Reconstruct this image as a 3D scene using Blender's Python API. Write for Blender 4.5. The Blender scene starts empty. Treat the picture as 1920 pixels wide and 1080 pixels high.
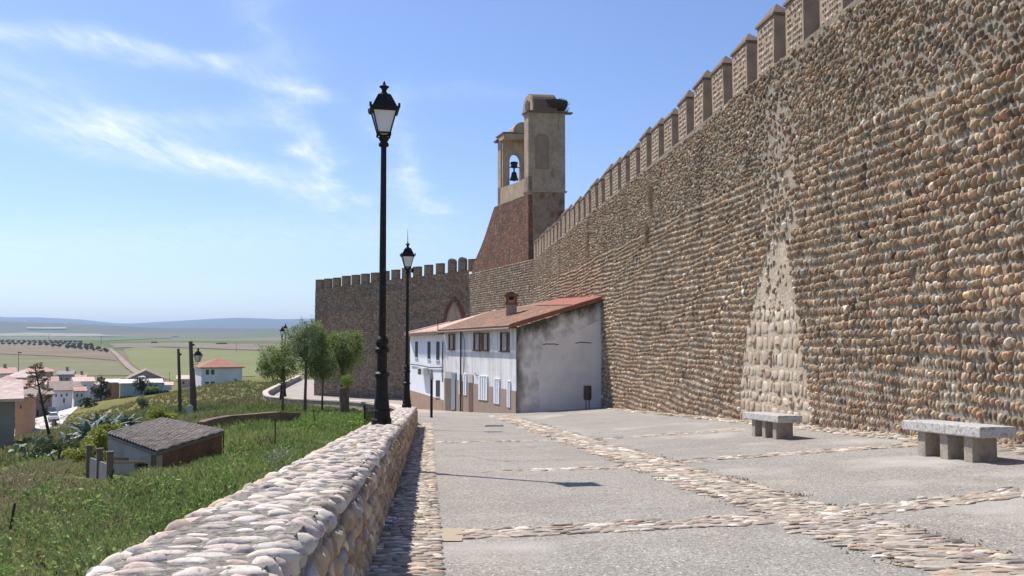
import bpy, math, random
import numpy as np
from mathutils import Vector, Matrix, noise as mnoise
random.seed(7); rng = np.random.default_rng(7)
scn = bpy.context.scene
# ------------------------------------------------------------ camera, light
F = 1650.0; TH = math.atan(92/F)
cd = bpy.data.cameras.new('camera'); cam = bpy.data.objects.new('camera', cd)
scn.collection.objects.link(cam); scn.camera = cam
cd.sensor_width = 36.0; cd.lens = F/1920*36.0; cd.clip_start = 0.1; cd.clip_end = 60000
cam.location = (0, 0, 0); cam.rotation_euler = (math.pi/2+TH, 0, 0)
SUN_TO = Vector((-0.434, 0.372, 0.82)).normalized()      # towards the sun
sun_el = math.asin(SUN_TO.z); sun_rot = math.atan2(SUN_TO.x, SUN_TO.y)
sd = bpy.data.lights.new('sun', 'SUN'); so = bpy.data.objects.new('sun', sd)
scn.collection.objects.link(so); sd.energy = 4.9; sd.angle = math.radians(0.5); sd.color = (1, .95, .87)
so.rotation_euler = SUN_TO.to_track_quat('Z', 'Y').to_euler()
w = bpy.data.worlds.new('World'); scn.world = w; w.use_nodes = True
nt = w.node_tree; nt.nodes.clear()
def N(t, **k):
    n = nt.nodes.new(t)
    for a, b in k.items(): setattr(n, a, b)
    return n
def L(a, b): nt.links.new(a, b)
def wm(op, a, b=None, c=None, clamp=False):
    n = N('ShaderNodeMath', operation=op, use_clamp=clamp)
    for i, s in enumerate((a, b, c)):
        if s is None: continue
        if isinstance(s, (int, float)): n.inputs[i].default_value = s
        else: L(s, n.inputs[i])
    return n.outputs[0]
sky = N('ShaderNodeTexSky', sky_type='NISHITA'); sky.sun_disc = False
sky.sun_elevation = sun_el; sky.sun_rotation = sun_rot
sky.air_density = 1.0; sky.dust_density = .6; sky.ozone_density = 2.2; sky.altitude = 300
tc = N('ShaderNodeTexCoord'); sep = N('ShaderNodeSeparateXYZ'); L(tc.outputs['Generated'], sep.inputs[0])
# cirrus: streaks laid out on a high flat layer (direction / height)
zc = wm('MAXIMUM', sep.outputs[2], 0.02)
cu = wm('DIVIDE', sep.outputs[0], wm('ADD', zc, .08)); cv = wm('DIVIDE', sep.outputs[1], wm('ADD', zc, .08))
comb = N('ShaderNodeCombineXYZ'); L(cu, comb.inputs[0]); L(cv, comb.inputs[1])
def skyuv(px, py):
    u = (px-960)/F; v = -(py-540)/F
    d = Vector((u, math.cos(TH)-v*math.sin(TH), math.sin(TH)+v*math.cos(TH))).normalized()
    z = max(d.z, .02)+.08
    return d.x/z, d.y/z
nz = N('ShaderNodeTexNoise'); nz.inputs['Scale'].default_value = 1.3; nz.inputs['Detail'].default_value = 7; nz.inputs['Roughness'].default_value = .62
L(comb.outputs[0], nz.inputs['Vector'])
warp = N('ShaderNodeVectorMath', operation='MULTIPLY_ADD')
L(nz.outputs['Color'], warp.inputs[0]); warp.inputs[1].default_value = (.55, .55, 0); L(comb.outputs[0], warp.inputs[2])
wsp = N('ShaderNodeSeparateXYZ'); L(warp.outputs[0], wsp.inputs[0])
def streak(p0, p1, wid, amp):
    a = skyuv(*p0); b = skyuv(*p1); a = (a[0]+.27, a[1]+.27); b = (b[0]+.27, b[1]+.27)
    ln = math.hypot(b[0]-a[0], b[1]-a[1]); dx, dy = (b[0]-a[0])/ln, (b[1]-a[1])/ln
    X = wm('SUBTRACT', wsp.outputs[0], a[0]); Y = wm('SUBTRACT', wsp.outputs[1], a[1])
    t = wm('MULTIPLY_ADD', X, dx, wm('MULTIPLY', Y, dy))
    tcl = wm('MINIMUM', wm('MAXIMUM', t, 0.0), ln)
    ex = wm('SUBTRACT', X, wm('MULTIPLY', tcl, dx)); ey = wm('SUBTRACT', Y, wm('MULTIPLY', tcl, dy))
    d2 = wm('MULTIPLY_ADD', ex, ex, wm('MULTIPLY', ey, ey))
    return wm('MULTIPLY', wm('POWER', 2.718, wm('MULTIPLY', d2, -1.0/(wid*wid))), amp)
sts = [streak((-60, 60), (230, 92), 0.095, 0.47), streak((230, 92), (430, 125), 0.068, 0.38), streak((430, 120), (590, 190), 0.068, 0.26),
       streak((-80, 130), (240, 270), 0.270, 0.36), streak((200, 250), (400, 315), 0.176, 0.47), streak((400, 315), (640, 375), 0.162, 0.51),
       streak((500, 20), (545, 180), 0.068, 0.21), streak((545, 180), (575, 290), 0.068, 0.42), streak((560, 280), (615, 352), 0.068, 0.59),
       streak((730, 180), (765, 330), 0.068, 0.26), streak((760, 320), (800, 400), 0.068, 0.47), streak((250, 230), (480, 230), 0.135, 0.26),
       streak((760, 170), (950, 170), 0.068, 0.10), streak((-100, 470), (700, 440), 0.675, 0.26)]
tot = sts[0]
for s in sts[1:]: tot = wm('ADD', tot, s)
fb = N('ShaderNodeTexNoise'); fb.inputs['Scale'].default_value = 6; fb.inputs['Detail'].default_value = 9; fb.inputs['Roughness'].default_value = .68
mp = N('ShaderNodeMapping'); mp.inputs['Rotation'].default_value = (0, 0, -.5); mp.inputs['Scale'].default_value = (1.9, .6, 1)
L(comb.outputs[0], mp.inputs[0]); L(mp.outputs[0], fb.inputs['Vector'])
fac = wm('MULTIPLY', tot, wm('MULTIPLY_ADD', fb.outputs[0], 2.6, -.62, clamp=True), clamp=True)
bgs = N('ShaderNodeBackground'); bgs.inputs[1].default_value = 0.115
tint = N('ShaderNodeMix', data_type='RGBA', blend_type='MULTIPLY'); tint.inputs[0].default_value = 1
L(sky.outputs[0], tint.inputs[6]); tint.inputs[7].default_value = (.88, .94, 1.15, 1)
cm = N('ShaderNodeMix', data_type='RGBA'); L(wm('MULTIPLY', fac, .95), cm.inputs[0]); L(tint.outputs[2], cm.inputs[6])
cm.inputs[7].default_value = (7.3, 7.9, 8.4, 1)
L(cm.outputs[2], bgs.inputs[0])
wo = N('ShaderNodeOutputWorld'); L(bgs.outputs[0], wo.inputs[0])
vs = scn.view_settings; vs.view_transform = 'Standard'; vs.look = 'None'; vs.gamma = 1; vs.use_curve_mapping = False
vs.exposure = 0.30
scn.cycles.volume_step_rate = 10; scn.cycles.max_bounces = 6; scn.cycles.transparent_max_bounces = 12
# ------------------------------------------------------------ helpers
def ray(x, y):
    u = (x-960)/F; v = -(y-540)/F
    dy = math.cos(TH)-v*math.sin(TH); dz = math.sin(TH)+v*math.cos(TH)
    return u/dy, dz/dy
def P(x, y, Y):
    a, b = ray(x, y); return Vector((a*Y, Y, b*Y))
def setp(o, label=None, cat=None, group=None, kind=None):
    if label: o['label'] = label
    if cat: o['category'] = cat
    if group: o['group'] = group
    if kind: o['kind'] = kind
    return o
def empty(name, loc, label, cat, group=None, rz=0):
    o = bpy.data.objects.new(name, None); scn.collection.objects.link(o)
    o.empty_display_size = .2; o.location = loc; o.rotation_euler = (0, 0, rz)
    return setp(o, label, cat, group)
class MB:
    """collects verts / quads / tris in world or local coordinates, plus a colour per vertex"""
    def __init__(s): s.v = []; s.f = []; s.av = []; s.aq = []; s.at = []; s.ac = []; s.n = 0
    def add(s, vs, fs):
        b = len(s.v); s.v += [tuple(x) for x in vs]; s.f += [tuple(i+b for i in q) for q in fs]
    def box(s, c, sz, rz=0, taper=1.0):
        x, y, z = sz[0]/2, sz[1]/2, sz[2]/2; ca, sa = math.cos(rz), math.sin(rz); vs = []
        for k in (-1, 1):
            t = taper if k > 0 else 1
            for i, j in ((-1, -1), (1, -1), (1, 1), (-1, 1)):
                a, b = i*x*t, j*y*t
                vs.append((c[0]+a*ca-b*sa, c[1]+a*sa+b*ca, c[2]+k*z))
        s.add(vs, [(0, 3, 2, 1), (4, 5, 6, 7), (0, 1, 5, 4), (1, 2, 6, 5), (2, 3, 7, 6), (3, 0, 4, 7)])
    def prism(s, bot, top):
        n = len(bot)
        s.add(list(bot)+list(top), [tuple(range(n-1, -1, -1)), tuple(range(n, 2*n))]+[(i, (i+1) % n, n+(i+1) % n, n+i) for i in range(n)])
    def slab(s, poly, off):
        off = Vector(off); s.prism([Vector(p) for p in poly], [Vector(p)+off for p in poly])
    def tube(s, pts, rs, seg=8, cap=True):
        pts = [Vector(p) for p in pts]; vs = []; n = len(pts)
        if isinstance(rs, (int, float)): rs = [rs]*n
        for i, p in enumerate(pts):
            d = (pts[min(i+1, n-1)]-pts[max(i-1, 0)]).normalized()
            a = d.cross(Vector((0, 0, 1)) if abs(d.z) < .9 else Vector((1, 0, 0))).normalized(); b = d.cross(a)
            for k in range(seg):
                t = 2*math.pi*k/seg; vs.append(p+(a*math.cos(t)+b*math.sin(t))*rs[i])
        fs = [(i*seg+k, i*seg+(k+1) % seg, (i+1)*seg+(k+1) % seg, (i+1)*seg+k) for i in range(n-1) for k in range(seg)]
        if cap: fs += [tuple(range(seg-1, -1, -1)), tuple(range((n-1)*seg, n*seg))]
        s.add(vs, fs)
    def lathe(s, c, prof, seg=16, sq=None):
        vs = []
        for r, z in prof:
            for k in range(seg):
                t = 2*math.pi*(k+.5)/seg; vs.append((c[0]+r*math.cos(t), c[1]+r*math.sin(t), c[2]+z))
        n = len(prof)
        fs = [(i*seg+k, i*seg+(k+1) % seg, (i+1)*seg+(k+1) % seg, (i+1)*seg+k) for i in range(n-1) for k in range(seg)]
        fs += [tuple(range(seg-1, -1, -1)), tuple(range((n-1)*seg, n*seg))]
        s.add(vs, fs)
    def bulk(s, V, Q=None, T=None, col=None):
        s.av.append(V); 
        if Q is not None and len(Q): s.aq.append(np.asarray(Q)+s.n)
        if T is not None and len(T): s.at.append(np.asarray(T)+s.n)
        s.ac.append(np.ones((len(V), 3)) if col is None else col)
        s.n += len(V)
    def build(s, name, m, parent=None, smooth=False, bevel=0, loc=None, autos=False):
        me = bpy.data.meshes.new(name)
        if s.av:
            V = np.concatenate(s.av).astype(np.float32); C = np.concatenate(s.ac)
            Q = np.concatenate(s.aq) if s.aq else np.zeros((0, 4), int); T = np.concatenate(s.at) if s.at else np.zeros((0, 3), int)
            loops = np.concatenate([Q.ravel(), T.ravel()]).astype(np.int32)
            tot_ = np.concatenate([np.full(len(Q), 4), np.full(len(T), 3)]); st = np.concatenate([[0], np.cumsum(tot_)[:-1]]).astype(np.int32)
            me.vertices.add(len(V)); me.vertices.foreach_set('co', V.ravel())
            me.loops.add(len(loops)); me.loops.foreach_set('vertex_index', loops)
            me.polygons.add(len(st)); me.polygons.foreach_set('loop_start', st)
            at = me.color_attributes.new('col', 'FLOAT_COLOR', 'POINT')
            at.data.foreach_set('color', np.concatenate([C, np.ones((len(C), 1))], 1).astype(np.float32).ravel())
            me.update(calc_edges=True)
        else:
            me.from_pydata(s.v, [], s.f)
        me.update()
        if smooth: me.polygons.foreach_set('use_smooth', [True]*len(me.polygons))
        o = bpy.data.objects.new(name, me); scn.collection.objects.link(o)
        me.materials.append(m)
        if loc is not None:
            lv = Vector(loc); me.transform(Matrix.Translation(-lv)); o.location = lv
        if parent is not None:
            o.parent = parent
            if loc is None and parent.type == 'EMPTY' and WORLD_MODE[0]:
                pm = parent.matrix_basis.copy()
                pp = parent.parent
                me.transform(pm.inverted())
        if bevel:
            b = o.modifiers.new('bevel', 'BEVEL'); b.width = bevel; b.segments = 2; b.limit_method = 'ANGLE'
        return o
WORLD_MODE = [True]     # verts given in world coordinates: parts are shifted into the parent's frame
def part(mb, name, m, parent, **k):
    """mesh part; parent may itself be a part mesh whose object sits at its parent's origin"""
    o = mb.build(name, m, None, **k); me = o.data
    M = Matrix.Identity(4); p = parent
    while p is not None: M = p.matrix_basis @ M; p = p.parent
    me.transform(M.inverted()); o.parent = parent
    return o
def copytree(o, parent=None):
    c = o.copy(); scn.collection.objects.link(c); c.parent = parent
    for ch in list(o.children): copytree(ch, c)
    return c
# ------------------------------------------------------------ materials
def mat(name, col, rough=.85, noise=None, bump=None, vcol=False, spec=.3, metal=0, coords='Object', extra=None, trans=0):
    """noise: list of (scale, colour2, lo, hi[, stretch]); bump: list of (scale, strength, dist)"""
    m = bpy.data.materials.new(name); m.use_nodes = True; t = m.node_tree; b = t.nodes['Principled BSDF']
    b.inputs['Roughness'].default_value = rough; b.inputs['Specular IOR Level'].default_value = spec; b.inputs['Metallic'].default_value = metal
    g = t.nodes.new('ShaderNodeTexCoord'); vec = g.outputs[coords]
    if vcol:
        a = t.nodes.new('ShaderNodeAttribute'); a.attribute_name = 'col'; cur = a.outputs['Color']
        if vcol == 'mul':
            mx = t.nodes.new('ShaderNodeMix'); mx.data_type = 'RGBA'; mx.blend_type = 'MULTIPLY'; mx.inputs[0].default_value = 1
            t.links.new(cur, mx.inputs[6]); mx.inputs[7].default_value = (*col, 1); cur = mx.outputs[2]
    else:
        r = t.nodes.new('ShaderNodeRGB'); r.outputs[0].default_value = (*col, 1); cur = r.outputs[0]
    for nz_ in (noise or []):
        sc, c2, lo, hi = nz_[:4]; st = nz_[4] if len(nz_) > 4 else None
        n = t.nodes.new('ShaderNodeTexNoise'); n.inputs['Scale'].default_value = sc; n.inputs['Detail'].default_value = 5; n.inputs['Roughness'].default_value = .6
        if st:
            mp_ = t.nodes.new('ShaderNodeMapping'); mp_.inputs['Scale'].default_value = st; t.links.new(vec, mp_.inputs[0]); t.links.new(mp_.outputs[0], n.inputs['Vector'])
        else: t.links.new(vec, n.inputs['Vector'])
        mr = t.nodes.new('ShaderNodeMapRange'); mr.inputs[1].default_value = lo; mr.inputs[2].default_value = hi; t.links.new(n.outputs[0], mr.inputs[0])
        mx = t.nodes.new('ShaderNodeMix'); mx.data_type = 'RGBA'; t.links.new(mr.outputs[0], mx.inputs[0]); t.links.new(cur, mx.inputs[6])
        if vcol and max(c2) > 0 and isinstance(c2, tuple) and len(c2) == 4:      # multiply colour
            mx.blend_type = 'MULTIPLY'; mx.inputs[7].default_value = (*c2[:3], 1)
        else: mx.inputs[7].default_value = (*c2[:3], 1)
        cur = mx.outputs[2]
    if extra: cur = extra(t, vec, cur, b)
    t.links.new(cur, b.inputs['Base Color'])
    prev = None
    for sc, stg, dist in (bump or []):
        n = t.nodes.new('ShaderNodeTexNoise'); n.inputs['Scale'].default_value = sc; n.inputs['Detail'].default_value = 4
        t.links.new(vec, n.inputs['Vector'])
        bp = t.nodes.new('ShaderNodeBump'); bp.inputs['Strength'].default_value = stg; bp.inputs['Distance'].default_value = dist
        t.links.new(n.outputs[0], bp.inputs['Height'])
        if prev: t.links.new(prev, bp.inputs['Normal'])
        prev = bp.outputs[0]
    if prev: t.links.new(prev, b.inputs['Normal'])
    if trans:
        tr = t.nodes.new('ShaderNodeBsdfTranslucent'); t.links.new(cur, tr.inputs[0])
        ms = t.nodes.new('ShaderNodeMixShader'); ms.inputs[0].default_value = trans
        t.links.new(b.outputs[0], ms.inputs[1]); t.links.new(tr.outputs[0], ms.inputs[2])
        t.links.new(ms.outputs[0], t.nodes['Material Output'].inputs[0])
    return m
def voro_extra(scale, mort, lo=.02, hi=.12, bumpd=.05, stretch=(1, 1, 1), vary=.5, bstr=1.0):
    """cobbles in mortar as a surface pattern (for stone work far from the eye)"""
    def fn(t, vec, cur, b):
        mp_ = t.nodes.new('ShaderNodeMapping'); mp_.inputs['Scale'].default_value = stretch; t.links.new(vec, mp_.inputs[0])
        v1 = t.nodes.new('ShaderNodeTexVoronoi'); v1.feature = 'DISTANCE_TO_EDGE'; v1.inputs['Scale'].default_value = scale
        v2 = t.nodes.new('ShaderNodeTexVoronoi'); v2.inputs['Scale'].default_value = scale
        t.links.new(mp_.outputs[0], v1.inputs['Vector']); t.links.new(mp_.outputs[0], v2.inputs['Vector'])
        sx = t.nodes.new('ShaderNodeSeparateColor'); t.links.new(v2.outputs['Color'], sx.inputs[0])
        hv = t.nodes.new('ShaderNodeHueSaturation'); t.links.new(cur, hv.inputs['Color'])
        mr = t.nodes.new('ShaderNodeMapRange'); mr.inputs[3].default_value = 1-vary; mr.inputs[4].default_value = 1+vary
        t.links.new(sx.outputs[0], mr.inputs[0]); t.links.new(mr.outputs[0], hv.inputs['Value'])
        me_ = t.nodes.new('ShaderNodeMapRange'); me_.inputs[1].default_value = lo; me_.inputs[2].default_value = hi; t.links.new(v1.outputs[0], me_.inputs[0])
        mx = t.nodes.new('ShaderNodeMix'); mx.data_type = 'RGBA'; t.links.new(me_.outputs[0], mx.inputs[0])
        mx.inputs[6].default_value = (*mort, 1); t.links.new(hv.outputs[0], mx.inputs[7])
        bp = t.nodes.new('ShaderNodeBump'); bp.inputs['Distance'].default_value = bumpd; bp.inputs['Strength'].default_value = bstr
        me2 = t.nodes.new('ShaderNodeMapRange'); me2.inputs[2].default_value = hi*2.2; t.links.new(v1.outputs[0], me2.inputs[0])
        t.links.new(me2.outputs[0], bp.inputs['Height']); t.links.new(bp.outputs[0], b.inputs['Normal'])
        return mx.outputs[2]
    return fn
def brick_extra(scale, mort, bw=.5, rh=.25, bumpd=.02, c2=None):
    def fn(t, vec, cur, b):
        br = t.nodes.new('ShaderNodeTexBrick'); br.inputs['Scale'].default_value = scale; br.inputs['Brick Width'].default_value = bw; br.inputs['Row Height'].default_value = rh
        br.inputs['Mortar Size'].default_value = .018; t.links.new(vec, br.inputs['Vector'])
        t.links.new(cur, br.inputs['Color1']); br.inputs['Mortar'].default_value = (*mort, 1)
        if c2: br.inputs['Color2'].default_value = (*c2, 1)
        else: t.links.new(cur, br.inputs['Color2'])
        bp = t.nodes.new('ShaderNodeBump'); bp.inputs['Distance'].default_value = bumpd; bp.invert = True
        t.links.new(br.outputs['Fac'], bp.inputs['Height']); t.links.new(bp.outputs[0], b.inputs['Normal'])
        return br.outputs[0]
    return fn
M = {}
M['stone'] = mat('cobble_stone', (1, 1, 1), .85, vcol=True, noise=[(9, (.74, .67, .6, 1), .45, .75), (30, (1.2, 1.16, 1.1, 1), .5, .8)], bump=[(25, .35, .02)])
M['mortar'] = mat('lime_mortar', (1, 1, 1), .95, vcol=True, noise=[(3, (.7, .66, .6, 1), .4, .7), (22, (.75, .72, .68, 1), .45, .7)], bump=[(12, .7, .05), (60, .6, .015)])
M['capstone'] = mat('pale_capstone', (1, 1, 1), .85, vcol=True, noise=[(7, (.78, .72, .66, 1), .45, .7), (16, (.62, .56, .52, 1), .52, .72), (45, (.35, .31, .28, 1), .60, .70)], bump=[(28, .35, .012), (120, .3, .003)])
M['capmortar'] = mat('grey_mortar', (.25, .225, .19), .95, noise=[(18, (.11, .10, .085), .48, .6), (40, (.42, .39, .34), .57, .66)], bump=[(25, 1, .04)])
M['black'] = mat('black_iron', (.016, .013, .011), .55, noise=[(14, (.035, .028, .022), .5, .7)], spec=.22)
M['glass'] = mat('frosted_glass', (.72, .72, .74), .35, spec=.5)
M['plaster_tan'] = mat('tan_render', (.45, .345, .245), .9, noise=[(.9, (.33, .25, .18), .42, .68), (4, (.33, .24, .17), .5, .7), (1.2, (.16, .12, .09), .58, .8, (2, 2, .4))], bump=[(9, .4, .03)])
def plaster_fall(t, vec, cur, b):
    n = t.nodes.new('ShaderNodeTexNoise'); n.inputs['Scale'].default_value = .55; n.inputs['Detail'].default_value = 6; t.links.new(vec, n.inputs['Vector'])
    mr = t.nodes.new('ShaderNodeMapRange'); mr.inputs[1].default_value = .53; mr.inputs[2].default_value = .6; t.links.new(n.outputs[0], mr.inputs[0])
    mx = t.nodes.new('ShaderNodeMix'); mx.data_type = 'RGBA'; t.links.new(mr.outputs[0], mx.inputs[0]); t.links.new(cur, mx.inputs[6]); mx.inputs[7].default_value = (.2, .075, .04, 1)
    return mx.outputs[2]
M['plaster_fallen'] = mat('fallen_render', (.33, .235, .165), .9, noise=[(1.5, (.2, .14, .1), .42, .7)], bump=[(6, .6, .08)], extra=plaster_fall)
M['brick_old'] = mat('weathered_brick', (.205, .095, .058), .95, noise=[(.5, (.12, .07, .05), .42, .6), (1.8, (.28, .18, .13), .52, .68), (5, (.12, .06, .045), .5, .66), (9, (.04, .025, .02), .64, .7)], bump=[(3, .9, .2), (8, .8, .1)])
M['cap'] = mat('merlon_cap', (.19, .135, .095), .9, noise=[(5, (.12, .095, .07), .45, .7)], bump=[(14, .6, .04)])
M['merlon'] = mat('merlon_stone', (.46, .36, .265), .9, noise=[(1.5, (.33, .255, .19), .4, .7)], extra=voro_extra(5.5, (.36, .28, .21), .02, .12, .05, (1, 1, .8)))
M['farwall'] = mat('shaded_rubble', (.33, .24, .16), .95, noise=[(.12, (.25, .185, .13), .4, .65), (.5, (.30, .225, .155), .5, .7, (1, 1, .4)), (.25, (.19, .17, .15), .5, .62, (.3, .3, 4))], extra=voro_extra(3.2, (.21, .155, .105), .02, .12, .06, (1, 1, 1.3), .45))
# ------------------------------------------------------------ stones
def dome(S, K, flat=2.4):
    V = []; Q = []; T = []
    for k in range(K):
        r = 1-k/K*.999 if k else 1.0
        r = math.cos(k/K*math.pi/2); z = math.sin(k/K*math.pi/2)**.8
        for s in range(S):
            a = 2*math.pi*(s+.5*(k % 2))/S; V.append((r*math.cos(a), r*math.sin(a), z))
    V.append((0, 0, 1)); top = len(V)-1
    for k in range(K-1):
        for s in range(S): Q.append((k*S+s, k*S+(s+1) % S, (k+1)*S+(s+1) % S, (k+1)*S+s))
    for s in range(S): T.append(((K-1)*S+s, (K-1)*S+(s+1) % S, top))
    return np.array(V, float), np.array(Q, int).reshape(-1, 4), np.array(T, int)
def ball(S, K):
    V = [(0, 0, -1)]; Q = []; T = []
    for k in range(1, K):
        p = -math.pi/2+math.pi*k/K
        for s in range(S):
            a = 2*math.pi*s/S; V.append((math.cos(p)*math.cos(a), math.cos(p)*math.sin(a), math.sin(p)))
    V.append((0, 0, 1)); t = len(V)-1
    for s in range(S): T.append((0, 1+(s+1) % S, 1+s)); T.append((1+(K-2)*S+s, 1+(K-2)*S+(s+1) % S, t))
    for k in range(K-2):
        for s in range(S): Q.append((1+k*S+s, 1+k*S+(s+1) % S, 1+(k+1)*S+(s+1) % S, 1+(k+1)*S+s))
    return np.array(V), np.array(Q, int).reshape(-1, 4), np.array(T, int)
def scatter(mb, tpl, C, U, Vv, Nn, R, col, rough=.12, sq=1.0):
    """place one irregular copy of the template per row: centre C, axes U,V,N (m,3), radii R (m,3)"""
    V, Q, T = tpl; m = len(C)
    if not m: return
    A = np.repeat(V[None], m, 0).copy()
    if sq != 1.0:
        rr = np.maximum(np.sqrt(A[..., 0]**2+A[..., 1]**2), 1e-6); mxx = np.maximum(abs(A[..., 0]), abs(A[..., 1]))+1e-6
        k = (rr/mxx)**sq; A[..., 0] *= k; A[..., 1] *= k
    ph = rng.uniform(0, 6.28, (m, 1)); k1 = rng.uniform(1.5, 3.2, (m, 1)); ph2 = rng.uniform(0, 6.28, (m, 1))
    s = 1+rough*np.sin(A[..., 0]*k1+A[..., 1]*2.3+ph)+rough*.7*np.cos(A[..., 1]*k1*1.4-A[..., 2]*2+ph2)
    A = A*s[..., None]+rng.normal(0, rough*.22, A.shape)
    W = C[:, None]+A[..., 0:1]*(U*R[:, 0:1])[:, None]+A[..., 1:2]*(Vv*R[:, 1:2])[:, None]+A[..., 2:3]*(Nn*R[:, 2:3])[:, None]
    off = (np.arange(m)*len(V))[:, None, None]
    mb.bulk(W.reshape(-1, 3), (Q[None]+off).reshape(-1, 4) if len(Q) else None, (T[None]+off).reshape(-1, 3), np.repeat(col, len(V), 0))
def pal(cols, wts, m, jit=.16):
    cols = np.array(cols); wts = np.array(wts, float); wts /= wts.sum()
    c = cols[rng.choice(len(cols), m, p=wts)]
    return np.clip(c*(1+rng.normal(0, jit, (m, 1)))*(1+rng.normal(0, .015, (m, 3))), .02, .85)
def tile(v, m): return np.repeat(np.array(v, float)[None], m, 0)
def rot2(U, V, a):
    c, s = np.cos(a)[:, None], np.sin(a)[:, None]; return U*c+V*s, V*c-U*s
def fbm(x, y, seed=0):
    return (np.sin(x*1.0+seed)*np.cos(y*1.3+seed*2)+.5*np.sin(x*2.3+y*1.7+seed*3)+.3*np.cos(x*4.1-y*3.7+seed)+.2*np.sin(x*7.3+y*6.1))/2
# ------------------------------------------------------------ ground heights of plaza and street
def tco(X, Y): return X+.0933*Y
def G(X, Y):
    t = tco(X, Y); Yc = min(Y, 100.0)
    z = -1.25-.0624*Yc
    if t > 0: z += .012*min(t, 3.4)
    if t > 3.4: z += .065*min(t-3.4, 8)
    return z
def hitG(x, y, off=0.0):
    a, b = ray(x, y); lo, hi = .5, 200.
    for _ in range(50):
        m = (lo+hi)/2
        if b*m < G(a*m, m)+off: hi = m
        else: lo = m
    return Vector((a*lo, lo, b*lo))
def wallX(Y): return 9.1-.085*Y
WTOP = 7.37
def hitW(x, y):
    a, b = ray(x, y); Y = 9.1/(a+.085); return Y, b*Y
# ---- plaza sheet
MORT = (.34, .29, .225)
mpl = mat('aggregate_concrete', (.345, .315, .275), .95, spec=.15,
          noise=[(.35, (.29, .262, .225), .4, .62), (1.3, (.385, .355, .31), .48, .7), (.6, (.26, .235, .205), .6, .75), (22, (.25, .23, .20), .48, .6), (40, (.13, .12, .11), .56, .62), (34, (.60, .565, .51), .585, .65), (.8, (.42, .35, .26), .6, .8), (2.2, (.22, .20, .175), .66, .72), (.25, (.42, .39, .345), .56, .66)],
          bump=[(45, .7, .02), (3, .15, .02)])
def sheet(name, pts_fn, nu, nv, m):
    vs = [pts_fn(i/nu, j/nv) for j in range(nv+1) for i in range(nu+1)]
    fs = [(j*(nu+1)+i, j*(nu+1)+i+1, (j+1)*(nu+1)+i+1, (j+1)*(nu+1)+i) for j in range(nv) for i in range(nu)]
    b = MB(); b.add(vs, fs); o = b.build(name, m, smooth=True); setp(o, kind='structure'); return o
def plaza_pt(u, v):
    Y = -8+v*62; tr = 9.1+.0083*Y+.3; t = float(np.interp(u*30, [0, 4, 18, 30], [-.6, 0, 3.4, tr])); X = t-.0933*Y
    return (X, Y, G(X, Y)+.002*float(fbm(np.array(X*1.7), np.array(Y*1.3))))
sheet('plaza', plaza_pt, 30, 90, mpl)
# ---- cobble bands: flat pebbles set in mortar
mband = mat('band_mortar', (.37, .32, .26), .95, noise=[(14, (.26, .225, .18), .45, .7), (60, (.48, .43, .36), .6, .7)], bump=[(30, .8, .02)])
PEB = ([(.50, .41, .32), (.38, .32, .26), (.60, .53, .44), (.44, .31, .22), (.28, .24, .21), (.68, .62, .54)], [5, 4, 3, 1.2, 2.4, 1.3])
def band(name, a, b, wa, wb, rows_along=True, siz=(.085, .045), H=.011, dens=.9, y_end=60, pebcol=PEB, cross=False):
    """strip of cobble paving from a to b in (t, s) plaza coordinates"""
    a = Vector(a); b = Vector(b); d = (b-a); ln = d.length; d /= ln; n = Vector((-d.y, d.x))
    mb = MB(); nu = 4; nv = max(4, int(ln/1.0)); vs = []
    wig = random.uniform(0, 9)
    def edge(s, side):
        wd = wa+(wb-wa)*s/ln; return side*(wd/2)*(1+.10*math.sin(s*1.9+wig+side)+.05*math.sin(s*5.3))
    def XY(s, o):
        q = a+d*s+n*o; return q.x-.0933*q.y, q.y
    for j in range(nv+1):
        s = ln*j/nv
        for i in range(nu+1):
            o = edge(s, -1)+(edge(s, 1)-edge(s, -1))*i/nu; X, Y = XY(s, o); vs.append((X, Y, G(X, Y)+(.006 if 0 < i < nu else -.006)))
    mb.add(vs, [(j*(nu+1)+i, (j+1)*(nu+1)+i, (j+1)*(nu+1)+i+1, j*(nu+1)+i+1) for j in range(nv) for i in range(nu)])
    o = mb.build(name, mband); setp(o, kind='structure')
    # pebbles
    C = []; ang = []; s = 0
    pw, pl = siz
    while s < ln:
        X, Y = XY(s, 0); k = 1.0 if Y < 12 else (1.25 if Y < 25 else 1.7)
        wd = wa+(wb-wa)*s/ln; off = -wd/2
        while off < wd/2:
            l = pw*k*random.uniform(1.3, 2.6)
            oo = off+l/2; ss = s+random.uniform(-.3, .3)*pl*k
            if abs(oo) < edge(max(0, ss), 1)*1.02 and random.random() < .93*dens:
                X, Y = XY(ss, oo+random.uniform(-.01, .01)); C.append((X, Y, G(X, Y)+.006, l/2*.93, pl*k*random.uniform(.34, .58)))
            off += l
        s += pl*k*1.02
    C = np.array(C); m = len(C); U = tile((n.x-.0933*n.y, n.y, 0), m); U /= np.linalg.norm(U[0]); V = tile((-U[0][1], U[0][0], 0), m)
    U, V = rot2(U, V, rng.normal(math.pi/2 if cross else 0, .3 if cross else .22, m))
    sb = MB(); near = C[:, 1] < 9
    for msk, tp in ((near, dome(10, 3)), (~near, dome(7, 2))):
        k = int(msk.sum())
        R = np.stack([C[msk, 3], C[msk, 4], H*rng.uniform(.7, 1.5, k)], 1)
        scatter(sb, tp, C[msk, :3], U[msk], V[msk], tile((0, 0, 1), k), R, pal(*pebcol, k), .16)
    so_ = sb.build('pebbles', M['stone'], o, smooth=True)
    return o
def TS(x, y):
    p = hitG(x, y); return (tco(p.x, p.y), p.y)
band('cobble_band', (-.16, 1.2), (-.16, 36), .56, .60, siz=(.07, .06))
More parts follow.
